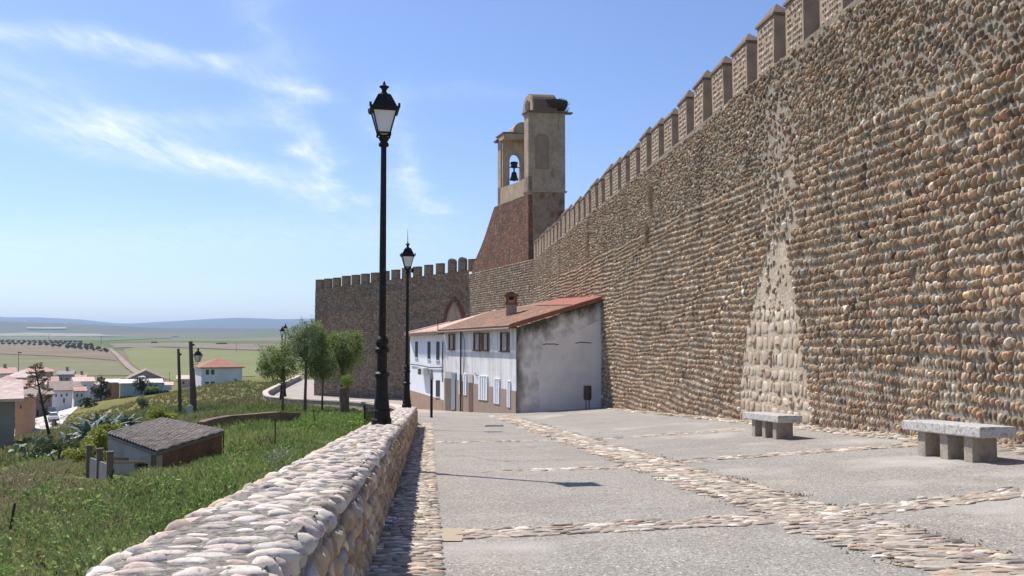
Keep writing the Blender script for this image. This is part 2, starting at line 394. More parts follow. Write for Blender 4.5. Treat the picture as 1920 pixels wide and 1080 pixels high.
band('cobble_band', (3.74, 1.5), (3.62, 46), .9, .9, siz=(.10, .065))
# cross bands left of the long band
band('cobble_band', TS(868, 1003), TS(1545, 966), .60, .62, siz=(.09, .07), cross=True)
band('cobble_band', TS(1125, 878), TS(1235, 868), .6, .6, siz=(.09, .07), dens=.7, cross=True)
band('cobble_band', TS(905, 886), TS(1125, 878), .3, .5, siz=(.09, .07), dens=.4, cross=True)
band('cobble_band', TS(822, 830), TS(1030, 826), .7, .7, siz=(.09, .07), dens=.6, cross=True)
band('cobble_band', TS(1540, 966), TS(1990, 916), .62, .66, siz=(.10, .07), cross=True)
band('cobble_band', TS(1270, 866), TS(1720, 834), .6, .6, siz=(.09, .07), cross=True)
band('cobble_band', TS(1080, 826), TS(1400, 806), .6, .6, siz=(.09, .07), dens=.6, cross=True)
# strip of rubble at the foot of the fortress wall
band('cobble_band', (9.0-.2, 6), (9.1+.32, 45), .75, .9, siz=(.10, .07), H=.022, dens=.8)
# ochre repair patch at the end of the near cross band, joints, cover plate
mb = MB(); q = [hitG(818, 992), hitG(872, 992), hitG(866, 1016), hitG(814, 1016)]
mb.add([(p.x, p.y, p.z+.0085) for p in q], [(3, 2, 1, 0)]); setp(mb.build('paving_patch', mat('ochre_mortar', (.40, .33, .245), .95, bump=[(50, .4, .01)])), kind='structure')
mb = MB()
def crack(pts, wd):
    for (x0, y0), (x1, y1) in zip(pts[:-1], pts[1:]):
        for k in range(6):
            a = hitG(x0+(x1-x0)*k/6, y0+(y1-y0)*k/6+random.uniform(-1.0, 1.0)*(k > 0)); b = hitG(x0+(x1-x0)*(k+1)/6, y0+(y1-y0)*(k+1)/6+random.uniform(-1, 1)*(k < 5))
            d = (b-a); d.z = 0; n = Vector((-d.y, d.x, 0)).normalized()*wd/2*random.uniform(.5, 1.3); up = Vector((0, 0, .016))
            mb.add([a-n+up, b-n+up, b+n+up, a+n+up], [(0, 1, 2, 3)])
crack([(828, 855), (880, 856), (915, 863), (960, 866), (1040, 864), (1150, 862)], .022)
crack([(830, 793), (880, 796), (905, 797)], .025); crack([(965, 800), (1000, 806), (1060, 822)], .03)
setp(mb.build('paving_cracks', mat('crack_dirt', (.12, .105, .09), 1)), kind='structure')
p = hitG(927, 799); mb = MB(); mb.slab([(p.x-.34, p.y-.35, p.z+.013), (p.x+.34, p.y-.35, p.z+.013), (p.x+.34, p.y+.35, p.z-.03), (p.x-.34, p.y+.35, p.z-.03)], (0, 0, .022))
r_ = empty('drain_cover', p, 'small dark iron drain cover set in the grey paving before the house', 'drain cover'); part(mb, 'plate', M['black'], r_)
mb = MB()
for i in range(5): mb.box((p.x-.24+i*.12, p.y, p.z+.030), (.035, .5, .008))
part(mb, 'rib', mat('worn_iron', (.1, .09, .08), .5, metal=.6), r_)
# ------------------------------------------------------------ fortress wall (near stretch)
root = empty('fortress_wall', (wallX(30), 30, G(wallX(30), 30)), 'tall sunlit cobble stone town wall with capped merlons running along the plaza', 'wall')
D0 = np.array([-.085, 1, 0]); D0 /= np.linalg.norm(D0); NW = np.array([-D0[1], D0[0], 0])     # outward normal
patchA = [hitW(*p) for p in [(1448, 452), (1476, 452), (1492, 560), (1500, 640), (1516, 720), (1524, 830), (1386, 830), (1392, 700), (1404, 600), (1424, 520)]]
patchB = [hitW(*p) for p in [(1440, 160), (1482, 150), (1492, 300), (1496, 440), (1430, 448), (1425, 330)]]
def inpoly(p, x, y):
    c = np.zeros(np.shape(x), bool); n = len(p)
    for i in range(n):
        x0, y0 = p[i]; x1, y1 = p[(i+1) % n]
        cnd = ((y0 > y) != (y1 > y)) & (x < (x1-x0)*(y-y0)/((y1-y0) if abs(y1-y0) > 1e-9 else 1e-9)+x0); c ^= cnd
    return c
def wall_core(fnX, y0, y1, ztop, name, m, colfn, step=.3, depth=1.3, foot=-1.2, dispf=None):
    ny = int((y1-y0)/step); nz_ = int((ztop+6)/step)
    V = []; 
    Ys = np.linspace(y0, y1, ny+1); g = np.array([G(fnX(a), a)+foot for a in Ys])
    us = np.linspace(0, 1, nz_+1)
    YY, UU = np.meshgrid(Ys, us); ZZ = g[None]+(ztop-g[None])*UU; XX = fnX(YY)
    dd = dispf(YY, ZZ) if dispf else .02*fbm(YY*2, ZZ*2, 1)
    W = np.stack([XX+NW[0]*dd, YY+NW[1]*dd, ZZ], -1).reshape(-1, 3)
    c = colfn(YY.ravel(), ZZ.ravel())
    idx = np.arange((nz_+1)*(ny+1)).reshape(nz_+1, ny+1)
    Q = np.stack([idx[:-1, :-1], idx[1:, :-1], idx[1:, 1:], idx[:-1, 1:]], -1).reshape(-1, 4)
    mb = MB(); mb.bulk(W, Q, None, c)
    # top, back and ends
    b = np.array([[fnX(y0), y0, ztop], [fnX(y1), y1, ztop], [fnX(y1)+depth, y1, ztop], [fnX(y0)+depth, y0, ztop],
                  [fnX(y0), y0, -9], [fnX(y1), y1, -9], [fnX(y1)+depth, y1, -9], [fnX(y0)+depth, y0, -9]])
    b[:4, 2] -= .01; b[[0, 1, 4, 5], 0] += .06
    mb.bulk(b, np.array([[0, 1, 2, 3], [3, 2, 6, 7], [0, 3, 7, 4], [1, 5, 6, 2]]), None, tile(MORT, 8))
    return mb
def wcol(Y, Z):
    c = tile(MORT, len(Y))*(1+.12*fbm(Y*.5, Z*.5, 3))[:, None]
    a = inpoly(patchA, Y, Z) | inpoly(patchB, Y+.1*np.sin(Z*3), Z)
    c[a] = np.array((.54, .455, .35))*(1+.1*fbm(Y[a]*3, Z[a]*3, 2))[:, None]
    b_ = inpoly(patchB, Y, Z); c[b_] *= (.78, .78, .80)
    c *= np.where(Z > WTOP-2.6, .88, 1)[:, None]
    return c
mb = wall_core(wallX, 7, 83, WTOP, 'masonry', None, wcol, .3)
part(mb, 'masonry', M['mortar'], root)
SP = ([(.47, .365, .26), (.37, .27, .19), (.34, .30, .25), (.30, .20, .14), (.54, .47, .38), (.45, .33, .225), (.68, .63, .56), (.23, .19, .155), (.40, .24, .16)], [6, 5, 4, 2.5, 1.6, 2.5, .55, 1.8, .8])
def wall_stones(mb, y0, y1, tpl, sh, sw, prot, fnX=wallX, nrm=NW, drr=D0, zt=WTOP-.04, skip=.02, mask=True):
    L_ = []; z0 = G(fnX(y1), y1)-.1; r = 0; z = z0
    while z < zt:
        upper = z > WTOP-2.9
        rh = sh*(.78 if upper else 1)*random.uniform(.9, 1.12)
        y = y0+random.uniform(0, sw)
        ys = []; 
        while y < y1:
            big = 1.0
            if random.random() < .03: big = 1.35
            wd = sw*random.uniform(.72, 1.3)*big*(.85 if upper else 1)
            ys.append((y+wd/2, wd, big)); y += wd*random.uniform(.98, 1.22)
        for yc, wd, big in ys:
            zz = z+.07*math.sin(yc*.35+r*.2)+.035*math.sin(yc*1.3+r)+random.gauss(0, .014+(.035 if upper else 0))
            L_.append((yc, zz, wd*.47*random.uniform(.85, 1.05), rh*.45*random.uniform(.72, 1.1)*min(big, 1.2), 0))
        z += rh; r += 1
    A = np.array(L_); Y, Z = A[:, 0], A[:, 1]
    gz = np.array([G(fnX(a), a) for a in Y]); keep = (Z > gz-.04) & (Z < zt) & (rng.random(len(Y)) > skip)
    if mask:
        ia = inpoly(patchA, Y, Z); ib = inpoly(patchB, Y+.12*np.sin(Z*5), Z+.1*np.sin(Y*7))
        keep &= ~(ia & (rng.random(len(Y)) > .05)) & ~(ib & (rng.random(len(Y)) > .5))
        # weathered bays where mortar covers much of the facing
        keep &= ~((fbm(Y*.23, Z*.5, 5) > .62) & (rng.random(len(Y)) < .10))
    A = A[keep]; Y, Z = A[:, 0], A[:, 1]; m = len(A)
    pr = prot*rng.uniform(.65, 1.35, m)
    # mortar rich lower right stretch
    lo = (Z < -.1-.02*Y) & (Y < 21); pr[lo] *= .72; A[lo, 2] *= .86; A[lo, 3] *= .9
    up = Z > WTOP-2.9; pr[up] *= .75
    C = np.stack([fnX(Y), Y, Z], 1)+nrm*(.0)
    U = tile(drr, m); V = tile((0, 0, 1), m); U, V = rot2(U, V, rng.normal(.27, .2, m))
    R = np.stack([A[:, 2], A[:, 3], pr], 1)
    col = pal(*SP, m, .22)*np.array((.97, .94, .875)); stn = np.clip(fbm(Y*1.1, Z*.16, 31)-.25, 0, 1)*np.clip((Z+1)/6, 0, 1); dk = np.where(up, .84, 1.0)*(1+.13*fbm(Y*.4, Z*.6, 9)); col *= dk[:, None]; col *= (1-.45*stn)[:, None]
    warm = np.clip((Z+1.2)/-4, 0, 1); col[:, 0] *= 1+.05*warm
    scatter(mb, tpl, C, U, V, tile(nrm, m), R, col, .13, .35)
mb = MB()
wall_stones(mb, 7, 11.5, dome(7, 2), .195, .112, .07)
wall_stones(mb, 11.5, 24, dome(10, 3), .192, .110, .074)
wall_stones(mb, 24, 45, dome(8, 2), .192, .112, .078)
wall_stones(mb, 45, 83, dome(6, 2), .21, .15, .09)
# ashlar blocks of the walled-up gate patch
blk = []
zz = hitW(1450, 800)[1]-.1
while zz < hitW(1450, 590)[1]:
    hgt = random.uniform(.22, .5); y = hitW(1530, 700)[0]-random.uniform(0, .5)
    while y < hitW(1384, 700)[0]:
        wd = random.uniform(.16, .62); blk.append((y+wd/2, zz+hgt/2+random.gauss(0, .02), wd*.43*random.uniform(.75, 1), hgt*.43*random.uniform(.75, 1))); y += wd
    zz += hgt
A = np.array(blk); A = A[inpoly(patchA, A[:, 0], A[:, 1])]; m = len(A)
C = np.stack([wallX(A[:, 0]), A[:, 0], A[:, 1]], 1)-NW*.0
scatter(mb, dome(12, 3), C, tile(D0, m), tile((0, 0, 1), m), tile(NW, m), np.stack([A[:, 2], A[:, 3], tile(.045, m)], 1) if False else np.stack([A[:, 2], A[:, 3], np.full(m, .028)], 1),
        pal([(.44, .35, .26), (.50, .41, .31), (.38, .29, .21), (.54, .46, .36)], [3, 3, 1, 2], m, .07), .10, .8)
# sparse small stones pressed in the mortar above them
k = 520; Yr = rng.uniform(hitW(1530, 700)[0], hitW(1384, 700)[0], k); Zr = rng.uniform(-2.5, 6.2, k)
sel = (inpoly(patchA, Yr, Zr) & (Zr > hitW(1450, 600)[1])) | inpoly(patchB, Yr, Zr); Yr, Zr = Yr[sel], Zr[sel]; k = len(Yr)
U, V = rot2(tile(D0, k), tile((0, 0, 1), k), rng.normal(0, .6, k))
scatter(mb, dome(7, 2), np.stack([wallX(Yr), Yr, Zr], 1), U, V, tile(NW, k), np.stack([rng.uniform(.03, .07, k), rng.uniform(.04, .10, k), rng.uniform(.02, .05, k)], 1), pal(*SP, k), .15)
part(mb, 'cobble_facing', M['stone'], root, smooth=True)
# merlons: body with pyramid cap, one data block each copied along
def merlon_mesh(name, Lm, Tm, hb, hc, mbody, mcap, parent, pos, ang, flat=False, roundtop=False):
    b = MB(); b.box((0, 0, hb/2-.1), (Tm, Lm, hb+.2))
    o = b.build(name, mbody, None); o.parent = parent
    M_ = parent.matrix_basis.inverted(); o.location = M_ @ Vector(pos); o.rotation_euler = (0, 0, ang)
    b = MB(); e = .05
    if roundtop:
        pts = [(Lm/2*math.cos(a), hb+Lm/2*.9*math.sin(a)) for a in np.linspace(0, math.pi, 9)]
        b.prism([(-Tm/2, y, z) for y, z in pts], [(Tm/2, y, z) for y, z in pts])
    elif flat: b.box((0, 0, hb+hc/2), (Tm+.04, Lm+.04, hc))
    else:
        x, y = Tm/2+e, Lm/2+e
        b.add([(-x, -y, hb), (x, -y, hb), (x, y, hb), (-x, y, hb), (-x, -y, hb+.07), (x, -y, hb+.07), (x, y, hb+.07), (-x, y, hb+.07), (0, -y*.3, hb+hc), (0, y*.3, hb+hc)],
              [(3, 2, 1, 0), (0, 1, 5, 4), (1, 2, 6, 5), (2, 3, 7, 6), (3, 0, 4, 7), (4, 5, 8), (5, 6, 9, 8), (6, 7, 9), (7, 4, 8, 9)])
    c = b.build('cap_stone', mcap, None); c.parent = o
    return o
angA = math.atan2(.085, 1)
def merlon_stones(o, Lm, hb, Tm):
    k = []
    z = .06
    while z < hb-.05:
        y = -Lm/2+.15
        while y < Lm/2-.12:
            if random.random() < .8: k.append((y, z, random.uniform(.03, .055), random.uniform(.05, .075)))
            y += .12
        z += .17
    A = np.array(k); m = len(A); b = MB()
    scatter(b, dome(6, 2), np.stack([np.full(m, -Tm/2), A[:, 0], A[:, 1]], 1), tile((0, 1, 0), m), tile((0, 0, 1), m), tile((-1, 0, 0), m), np.stack([A[:, 2], A[:, 3], np.full(m, .035)], 1), pal([(.45, .36, .27), (.6, .53, .45), (.35, .27, .2)], [3, 1.5, 2], m), .1)
    f = b.build('pebble_facing', M['stone'], o, smooth=True) if False else b.build('pebble_facing', M['stone'], None, smooth=True); f.parent = o
mm = mat('merlon_render', (.38, .28, .19), .92, noise=[(2, (.26, .185, .13), .42, .7), (9, (.34, .27, .2), .5, .7)], bump=[(10, .5, .04)])
base_m = None; Yc = 21.57+.59-3*2.07; i = 0
while Yc < 82.6:
    pos = (wallX(Yc)+.26, Yc, WTOP)
    if base_m is None:
        base_m = merlon_mesh('merlon', 1.18, .48, 1.40, .46, mm, M['cap'], root, pos, angA); merlon_stones(base_m, 1.18, 1.40, .48)
    else:
        c = copytree(base_m, root); c.location = root.matrix_basis.inverted() @ Vector(pos)
        c.scale = (random.uniform(.94, 1.06), random.uniform(.88, 1.07), random.uniform(.91, 1.06)); c.rotation_euler = (random.uniform(-.02, .02), random.uniform(-.02, .02), angA+random.uniform(-.04, .04))
    Yc += 2.07; i += 1
# ------------------------------------------------------------ far stretch of the wall
B0 = P(1000, 632, 83); B1 = P(878, 632, 103); C1 = P(590, 632, 114)
rootF = empty('fortress_wall', (-15, 108, -7.4), 'shaded far stretch of the town wall closing the street behind the trees', 'wall')
ZT0 = WTOP; ZT1 = 7.85; ZTc = 6.15
mb = MB()
# lit return between the tower and the far stretch
dB = np.array([B1.x-B0.x, B1.y-B0.y, 0]); lB = np.linalg.norm(dB); dB /= lB; nB = np.array([-dB[1], dB[0], 0])
mb.prism([(B0.x, B0.y, -9), (B1.x, B1.y, -9), (B1.x+3, B1.y+1, -9), (B0.x+3, B0.y+1, -9)], [(B0.x, B0.y, 7.3), (B1.x, B1.y, 7.3), (B1.x+3, B1.y+1, 7.3), (B0.x+3, B0.y+1, 7.3)])
part(mb, 'return_masonry', mat('return_mortar', (.33, .26, .195), .95, noise=[(1, (.26, .2, .15), .4, .7)]), rootF)
k = []
z = -5.0; r = 0
while z < 7.25:
    s = random.uniform(0, .2)
    while s < lB:
        wd = .2*random.uniform(.8, 1.3); k.append((s, z+random.gauss(0, .02), wd*.5, .115)); s += wd*1.05
    z += .24
A = np.array(k); m = len(A); mb = MB()
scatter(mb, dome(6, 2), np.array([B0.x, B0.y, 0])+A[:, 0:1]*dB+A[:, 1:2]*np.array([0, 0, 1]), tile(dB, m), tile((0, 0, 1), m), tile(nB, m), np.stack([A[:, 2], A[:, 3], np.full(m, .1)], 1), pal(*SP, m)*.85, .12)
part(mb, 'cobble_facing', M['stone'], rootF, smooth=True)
# dark stretch facing the street, leaning slightly back at its free corner
mb = MB(); n = 30; vs = []
dC = Vector((C1.x-B1.x, C1.y-B1.y, 0)); 
for i in range(n+1):
    t = i/n; p = B1+dC*t; zt = ZT1+(ZTc-ZT1)*t
    for z, o in ((-10, .0), (zt, .0), (zt, 1.6), (-10, 1.6)): vs.append((p.x+ (.0 if t < 1 else 0), p.y+o, z))
fs = []
for i in range(n):
    a = i*4; b = a+4
    fs += [(a, b, b+1, a+1), (a+1, b+1, b+2, a+2), (a+2, b+2, b+3, a+3)]
fs += [(0, 1, 2, 3), (n*4+3, n*4+2, n*4+1, n*4)]
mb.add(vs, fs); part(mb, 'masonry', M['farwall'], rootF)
k = 2600; t_ = rng.uniform(0, 1, k); zz = rng.uniform(-7.4, 7.6, k); zt = ZT1+(ZTc-ZT1)*t_; sel = zz < zt-.1; t_, zz = t_[sel], zz[sel]; k = len(zz)
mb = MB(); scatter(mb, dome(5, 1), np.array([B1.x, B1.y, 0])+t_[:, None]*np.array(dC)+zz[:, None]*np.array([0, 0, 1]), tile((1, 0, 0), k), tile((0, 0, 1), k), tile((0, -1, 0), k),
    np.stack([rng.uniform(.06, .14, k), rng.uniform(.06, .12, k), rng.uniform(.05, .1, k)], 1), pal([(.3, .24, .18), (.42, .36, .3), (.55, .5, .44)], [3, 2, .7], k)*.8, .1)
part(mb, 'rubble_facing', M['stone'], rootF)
xs = [595+18.0*i for i in range(17)]
xs = [598, 614, 630.5, 648, 666, 684, 702.5, 721, 741, 761, 782, 803, 825, 847.5, 867, 886]
for i, x in enumerate(xs):
    wm_ = 14.5 if x < 640 else 15.8
    a = (x-960)/F; tt = (a*B1.y-B1.x)/(dC.x-a*dC.y); p = B1+dC*tt; zt = ZT1+(ZTc-ZT1)*tt
    ang = math.pi/2+math.atan2(dC.y, dC.x)-math.pi/2
    o = merlon_mesh('merlon', wm_/F*p.y, .5, (1.12+.1*random.random()) if i < 13 else 1.2, .06, M['farwall'], M['farwall'], rootF, (p.x, p.y+.3, zt), math.pi/2+math.atan2(dC.y, dC.x)+math.pi, flat=True, roundtop=(i in (13, 14)))
# blind gothic arch framed in brick
mb = MB(); mf = MB()
def arcp(cx, w, h, hs, n=8):
    pts = [(cx-w/2, 0), (cx-w/2, hs)]
    for i in range(1, n+1):
        t = i/n*math.pi/3; pts.append((cx-w/2+w*(1-math.cos(t)), hs+(h-hs)*math.sin(t)/math.sin(math.pi/3)))
    pts += [(2*cx-x, z) for x, z in pts[-2::-1]]
    return pts
yb = B1.y+dC.y*.07-.0
def wy(X): return B1.y+(X-B1.x)/dC.x*dC.y
pc = P(851, 600, 104); zb = -1.2; ztop = P(851, 556, 104).z
po = arcp(pc.x, 2.9, ztop-zb, (ztop-zb)*.35); pi_ = arcp(pc.x, 2.1, ztop-zb-.55, (ztop-zb)*.33)
vs = [(x, wy(x)-.14, zb+z) for x, z in po]+[(x, wy(x)-.14, zb+z) for x, z in pi_]; n = len(po)
vs += [(x, wy(x)+.1, zb+z) for x, z in po]+[(x, wy(x)+.1, zb+z) for x, z in pi_]
mb.add(vs, [(i, i+1, n+i+1, n+i) for i in range(n-1)]+[(i, 2*n+i, 2*n+i+1, i+1) for i in range(n-1)]+[(n+i, n+i+1, 3*n+i+1, 3*n+i) for i in range(n-1)])
part(mb, 'arch_frame', M['brick_old'], rootF)
mf.add([(x, wy(x)-.03, zb+z) for x, z in pi_], [tuple(range(n))]); part(mf, 'arch_infill', M['plaster_tan'], rootF)
# ------------------------------------------------------------ low parapet beside the plaza
rootL = empty('low_wall', (-.7-.0933*10, 10, -1.9), 'low cobble stone wall with pale flat stones on top along the plaza edge', 'wall')
def LW(t, s, z): return (t-.0933*s, s, z-.0624*s)
mb = MB(); n = 38; vs = []
prof = [(-.44, -1.5), (-.452, -.62), (-.495, -.526), (-.97, -.526), (-1.01, -.62), (-1.02, -2.2)]
for i in range(n+1):
    s = -4+36*i/n
    for t, z in prof: vs.append(LW(t, s, z))
k = len(prof); fs = [(i*k+j, i*k+j+1, (i+1)*k+j+1, (i+1)*k+j) for i in range(n) for j in range(k-1)]
fs += [tuple(range(k-1, -1, -1)), tuple(n*k+j for j in range(k))]
mb.add(vs, fs); part(mb, 'core', M['capmortar'], rootL)
CP = ([(.64, .57, .51), (.70, .65, .60), (.60, .50, .43), (.57, .53, .49), (.64, .51, .34), (.48, .44, .41), (.63, .53, .49)], [5, 5, 2.5, 2, .5, 1.5, 1.5])
SD = ([(.50, .37, .24), (.42, .30, .19), (.56, .43, .29), (.36, .27, .2), (.60, .52, .42), (.40, .37, .34)], [5, 4, 3, 2, 1.5, 1])
mb = MB(); cs = []; s = .6
AX = np.array([1, 0, 0]); AY = np.array([-.0933, 1, -.0624]); AY = AY/np.linalg.norm(AY); AZ = np.array([0, 0, 1])
while s < 31.9:                                      # long stones laid across, in courses
    k = 1 if s < 14 else 1.4
    t = -.975+random.uniform(0, .08)
    while t < -.60:
        l = random.uniform(.09, .21)
        if random.random() < .92: cs.append((t+l/2, s+random.uniform(-.02, .02), l/2*.90, .037*k*random.uniform(.6, 1.15)))
        t += l*1.06
    s += .088*k*random.uniform(.9, 1.1)
A = np.array(cs); m = len(A)
for msk, tp in ((A[:, 1] < 8, ball(14, 8)), (A[:, 1] >= 8, ball(9, 6))):
    B = A[msk]; m = len(B)
    C = np.array([LW(t, s, -.534+random.uniform(-.008, .005)) for t, s in B[:, :2]]); U, V = rot2(tile(AX, m), tile(AY, m), rng.normal(0, .22, m))
    scatter(mb, tp, C, U, V, tile(AZ, m), np.stack([B[:, 2], B[:, 3], rng.uniform(.016, .027, m)], 1), pal(*CP, m, .11)*np.array((1.0, .955, .90)), .13, .3)
# edge stones rolling over the inner and outer arris
for side in (0, 1):
    cs = []; s = .5
    while s < 31.9:
        wd = random.uniform(.07, .15)*(1 if s < 14 else 1.3); cs.append((s+wd/2, wd/2*.92)); s += wd*1.03
    A = np.array(cs)
    for msk, tp in ((A[:, 0] < 8, ball(14, 8)), (A[:, 0] >= 8, ball(9, 6))):
        B = A[msk]; m = len(B); tt = -.515 if side == 0 else -.985
        C = np.array([LW(tt+random.uniform(-.014, .014), s, -.575+random.uniform(-.008, .004)) for s in B[:, 0]])
        U, V = rot2(tile(AX, m), tile(AY, m), rng.normal(0, .15, m))
        scatter(mb, tp, C, U, V, tile(AZ, m), np.stack([rng.uniform(.06, .09, m), B[:, 1]*rng.uniform(.8, 1, m), rng.uniform(.045, .06, m)], 1), pal(*CP, m, .12)*np.array((.98, .93, .87)), .14, .3)
part(mb, 'cap_stones', M['capstone'], rootL, smooth=True)
mb = MB(); cs = []
z = -.70; r = 0
while z > -1.34:
    s = .4+random.uniform(0, .1)
    while s < 31.9:
        wd = random.uniform(.07, .15)*(1 if s < 14 else 1.3); cs.append((s+wd/2, z+random.gauss(0, .012), wd/2*.95, random.uniform(.048, .068))); s += wd
    z -= .122; r += 1
A = np.array(cs)
for msk, tp in ((A[:, 0] < 9, ball(12, 8)), (A[:, 0] >= 9, ball(8, 6))):
    B = A[msk]; m = len(B); C = np.array([LW(-.452, s, z) for s, z in B[:, :2]]); U, V = rot2(tile(AY, m), tile(AZ, m), rng.normal(.25, .3, m))
    scatter(mb, tp, C, U, V, tile(AX, m), np.stack([B[:, 2], B[:, 3], rng.uniform(.03, .05, m)], 1), pal(*SD, m)*.9, .13, .3)
# end face and outer face, coarser
cs = [(t, z) for z in np.arange(-.66, -1.4, -.15) for t in np.arange(-.92, -.46, .14)]
m = len(cs); scatter(mb, ball(8, 6), np.array([LW(t, 32.0, z) for t, z in cs]), tile(AX, m), tile(AZ, m), tile(AY, m), np.stack([np.full(m, .07), np.full(m, .07), np.full(m, .05)], 1), pal(*SD, m), .1)
cs = [(s, z) for z in np.arange(-.70, -1.2, -.15) for s in np.arange(.5, 31.9, .19)]
m = len(cs); scatter(mb, ball(6, 4), np.array([LW(-1.0, s, z) for s, z in cs]), tile(AY, m), tile(AZ, m), tile(AX, m), np.stack([np.full(m, .09), np.full(m, .07), np.full(m, .05)], 1), pal(*SD, m), .1)
part(mb, 'side_stones', M['stone'], rootL, smooth=True)
# ---- curved parapet further down the street
PP = [(LW(-.7, 32.4, 0)[0]-.3, 33.5), (-5.4, 42), (P(716, 700, 52).x, 52), (P(655, 700, 70).x, 70), (P(575, 700, 87).x, 87), (P(512, 700, 96).x, 96.5), (P(498, 700, 104).x, 104), (P(508, 700, 116).x, 116), (P(535, 700, 134).x, 134), (P(562, 700, 156).x, 156)]
def pz(Y): return -1.25-.0624*min(Y, 100)+(.62 if Y < 90 else .62+.35*min(1, (Y-90)/12))-(0 if Y < 106 else min(1, (Y-106)/10)*.2)
def dens(poly, st=1.5):
    out = []
    n = len(poly)
    for i in range(n-1):
        p0, p1, p2, p3 = [Vector(poly[max(0, min(n-1, j))]) for j in (i-1, i, i+1, i+2)]
        k = max(2, int((p2-p1).length/st))
        for a in range(k):
            t = a/k; out.append(.5*((2*p1)+(p2-p0)*t+(2*p0-5*p1+4*p2-p3)*t*t+(3*p1-p0-3*p2+p3)*t**3))
    out.append(Vector(poly[-1])); return out
PL = dens(PP)
def strip(mb, pts, w0, w1, zf0, zf1):
    vs = []; n = len(pts)
    for i, p in enumerate(pts):
        d = (pts[min(i+1, n-1)]-pts[max(i-1, 0)]).normalized(); nn = Vector((-d.y, d.x))
        a = p+nn*w0; b = p+nn*w1; z0, z1 = zf0(p.y), zf1(p.y)
        vs += [(a.x, a.y, z0), (b.x, b.y, z0), (b.x, b.y, z1), (a.x, a.y, z1)]
    fs = []
    for i in range(n-1):
        a = i*4; b = a+4; fs += [(a, a+1, b+1, b), (a+1, a+2, b+2, b+1), (a+2, a+3, b+3, b+2), (a+3, a, b, b+3)]
    fs += [(0, 3, 2, 1), ((n-1)*4, (n-1)*4+1, (n-1)*4+2, (n-1)*4+3)]
    mb.add(vs, fs)
rp = empty('parapet_wall', (PP[4][0], PP[4][1], -6.6), 'low curving rendered parapet around the bend of the lower street', 'wall')
mb = MB(); strip(mb, PL, -.22, .22, lambda Y: pz(Y)-2.2, lambda Y: pz(Y)-.12); part(mb, 'core', mat('parapet_stone', (.42, .35, .27), .9, noise=[(.8, (.3, .24, .18), .4, .65)], extra=voro_extra(4, (.36, .3, .23))), rp)
mb = MB(); strip(mb, PL, -.32, .32, lambda Y: pz(Y)-.12, pz); part(mb, 'coping', mat('parapet_coping', (.58, .50, .42), .9, noise=[(2, (.42, .35, .29), .45, .7)], bump=[(5, .5, .05)]), rp)
# street sheet beyond the plaza
def PX(Y):
    best = PL[0].x
    for a, b in zip(PL[:-1], PL[1:]):
        if (a.y-Y)*(b.y-Y) <= 0 and a.y != b.y: return a.x+(b.x-a.x)*(Y-a.y)/(b.y-a.y)
    return PL[0].x if Y < PL[0].y else PL[-1].x
def street_pt(u, v):
    Y = 33.2+v*128; xl = PX(Y)+.1; xr = 8 if Y < 110 else 2; X = xl+(xr-xl)*u
    return (X, Y, G(X, Y)-.012-(.0 if Y < 53.5 else 0))
sheet('street', street_pt, 24, 90, mat('worn_street', (.40, .345, .29), .95, noise=[(.4, (.33, .28, .23), .4, .65), (3, (.45, .39, .33), .5, .7)], bump=[(20, .4, .02)]))
# ------------------------------------------------------------ benches
gran = mat('lichen_granite', (.50, .475, .44), .85, noise=[(18, (.30, .29, .27), .48, .62), (50, (.10, .10, .10), .6, .68), (30, (.60, .58, .55), .6, .7)], bump=[(20, .6, .02), (80, .3, .006)])
gleg = mat('granite_support', (.36, .31, .245), .9, noise=[(9, (.26, .22, .18), .45, .65), (60, (.14, .125, .11), .6, .7)], bump=[(30, .6, .015)])
def bench(near, label, ln, wd, yaw):
    # near = ground point of the near right foot corner
    r = empty('stone_bench', near, label, 'bench', 'granite benches along the fortress wall')
    dx, dy = math.sin(yaw), math.cos(yaw)       # length direction (away from the camera)
    rx, ry = dy, -dx                            # to the right
    def pt(a, b, z): return (near[0]+rx*a+dx*b, near[1]+ry*a+dy*b, near[2]+z)
    sl = -.0624*dy+ .0; cs_ = .065
    for b0 in (.30, ln*.5-.1, ln-.5):
        mb = MB(); wl = wd-.10; q = [pt(.05, b0, -.15), pt(.05+wl, b0, -.15), pt(.05+wl, b0+.2, -.15), pt(.05, b0+.2, -.15)]
        zt = .355
        mb.prism(q, [(x, y, near[2]+zt+(b0)*-.045) for x, y, z in q]); o = part(mb, 'leg', gleg, r, bevel=.012)
    mb = MB(); q = [pt(-.03, 0, 0), pt(wd+.03, 0, 0), pt(wd+.03, ln, 0), pt(-.03, ln, 0)]
    zf = lambda b, z: near[2]+z-.045*b
    mb.prism([(q[i][0], q[i][1], zf((0, 0, ln, ln)[i], .35)) for i in range(4)], [(q[i][0], q[i][1], zf((0, 0, ln, ln)[i], .50)) for i in range(4)])
    o = part(mb, 'seat', gran, r, bevel=.018)
p2 = hitG(1843, 872); p1 = hitG(1462, 826)
yawp = -.09
bench(Vector((p2.x, p2.y, G(p2.x, p2.y))), 'granite slab bench on three legs, the nearer and larger one in the photo', 1.95, .46, yawp)
bench(Vector((p1.x, p1.y, G(p1.x, p1.y))), 'granite slab bench on three legs before the pale wall patch, the farther one', 2.0, .46, yawp)
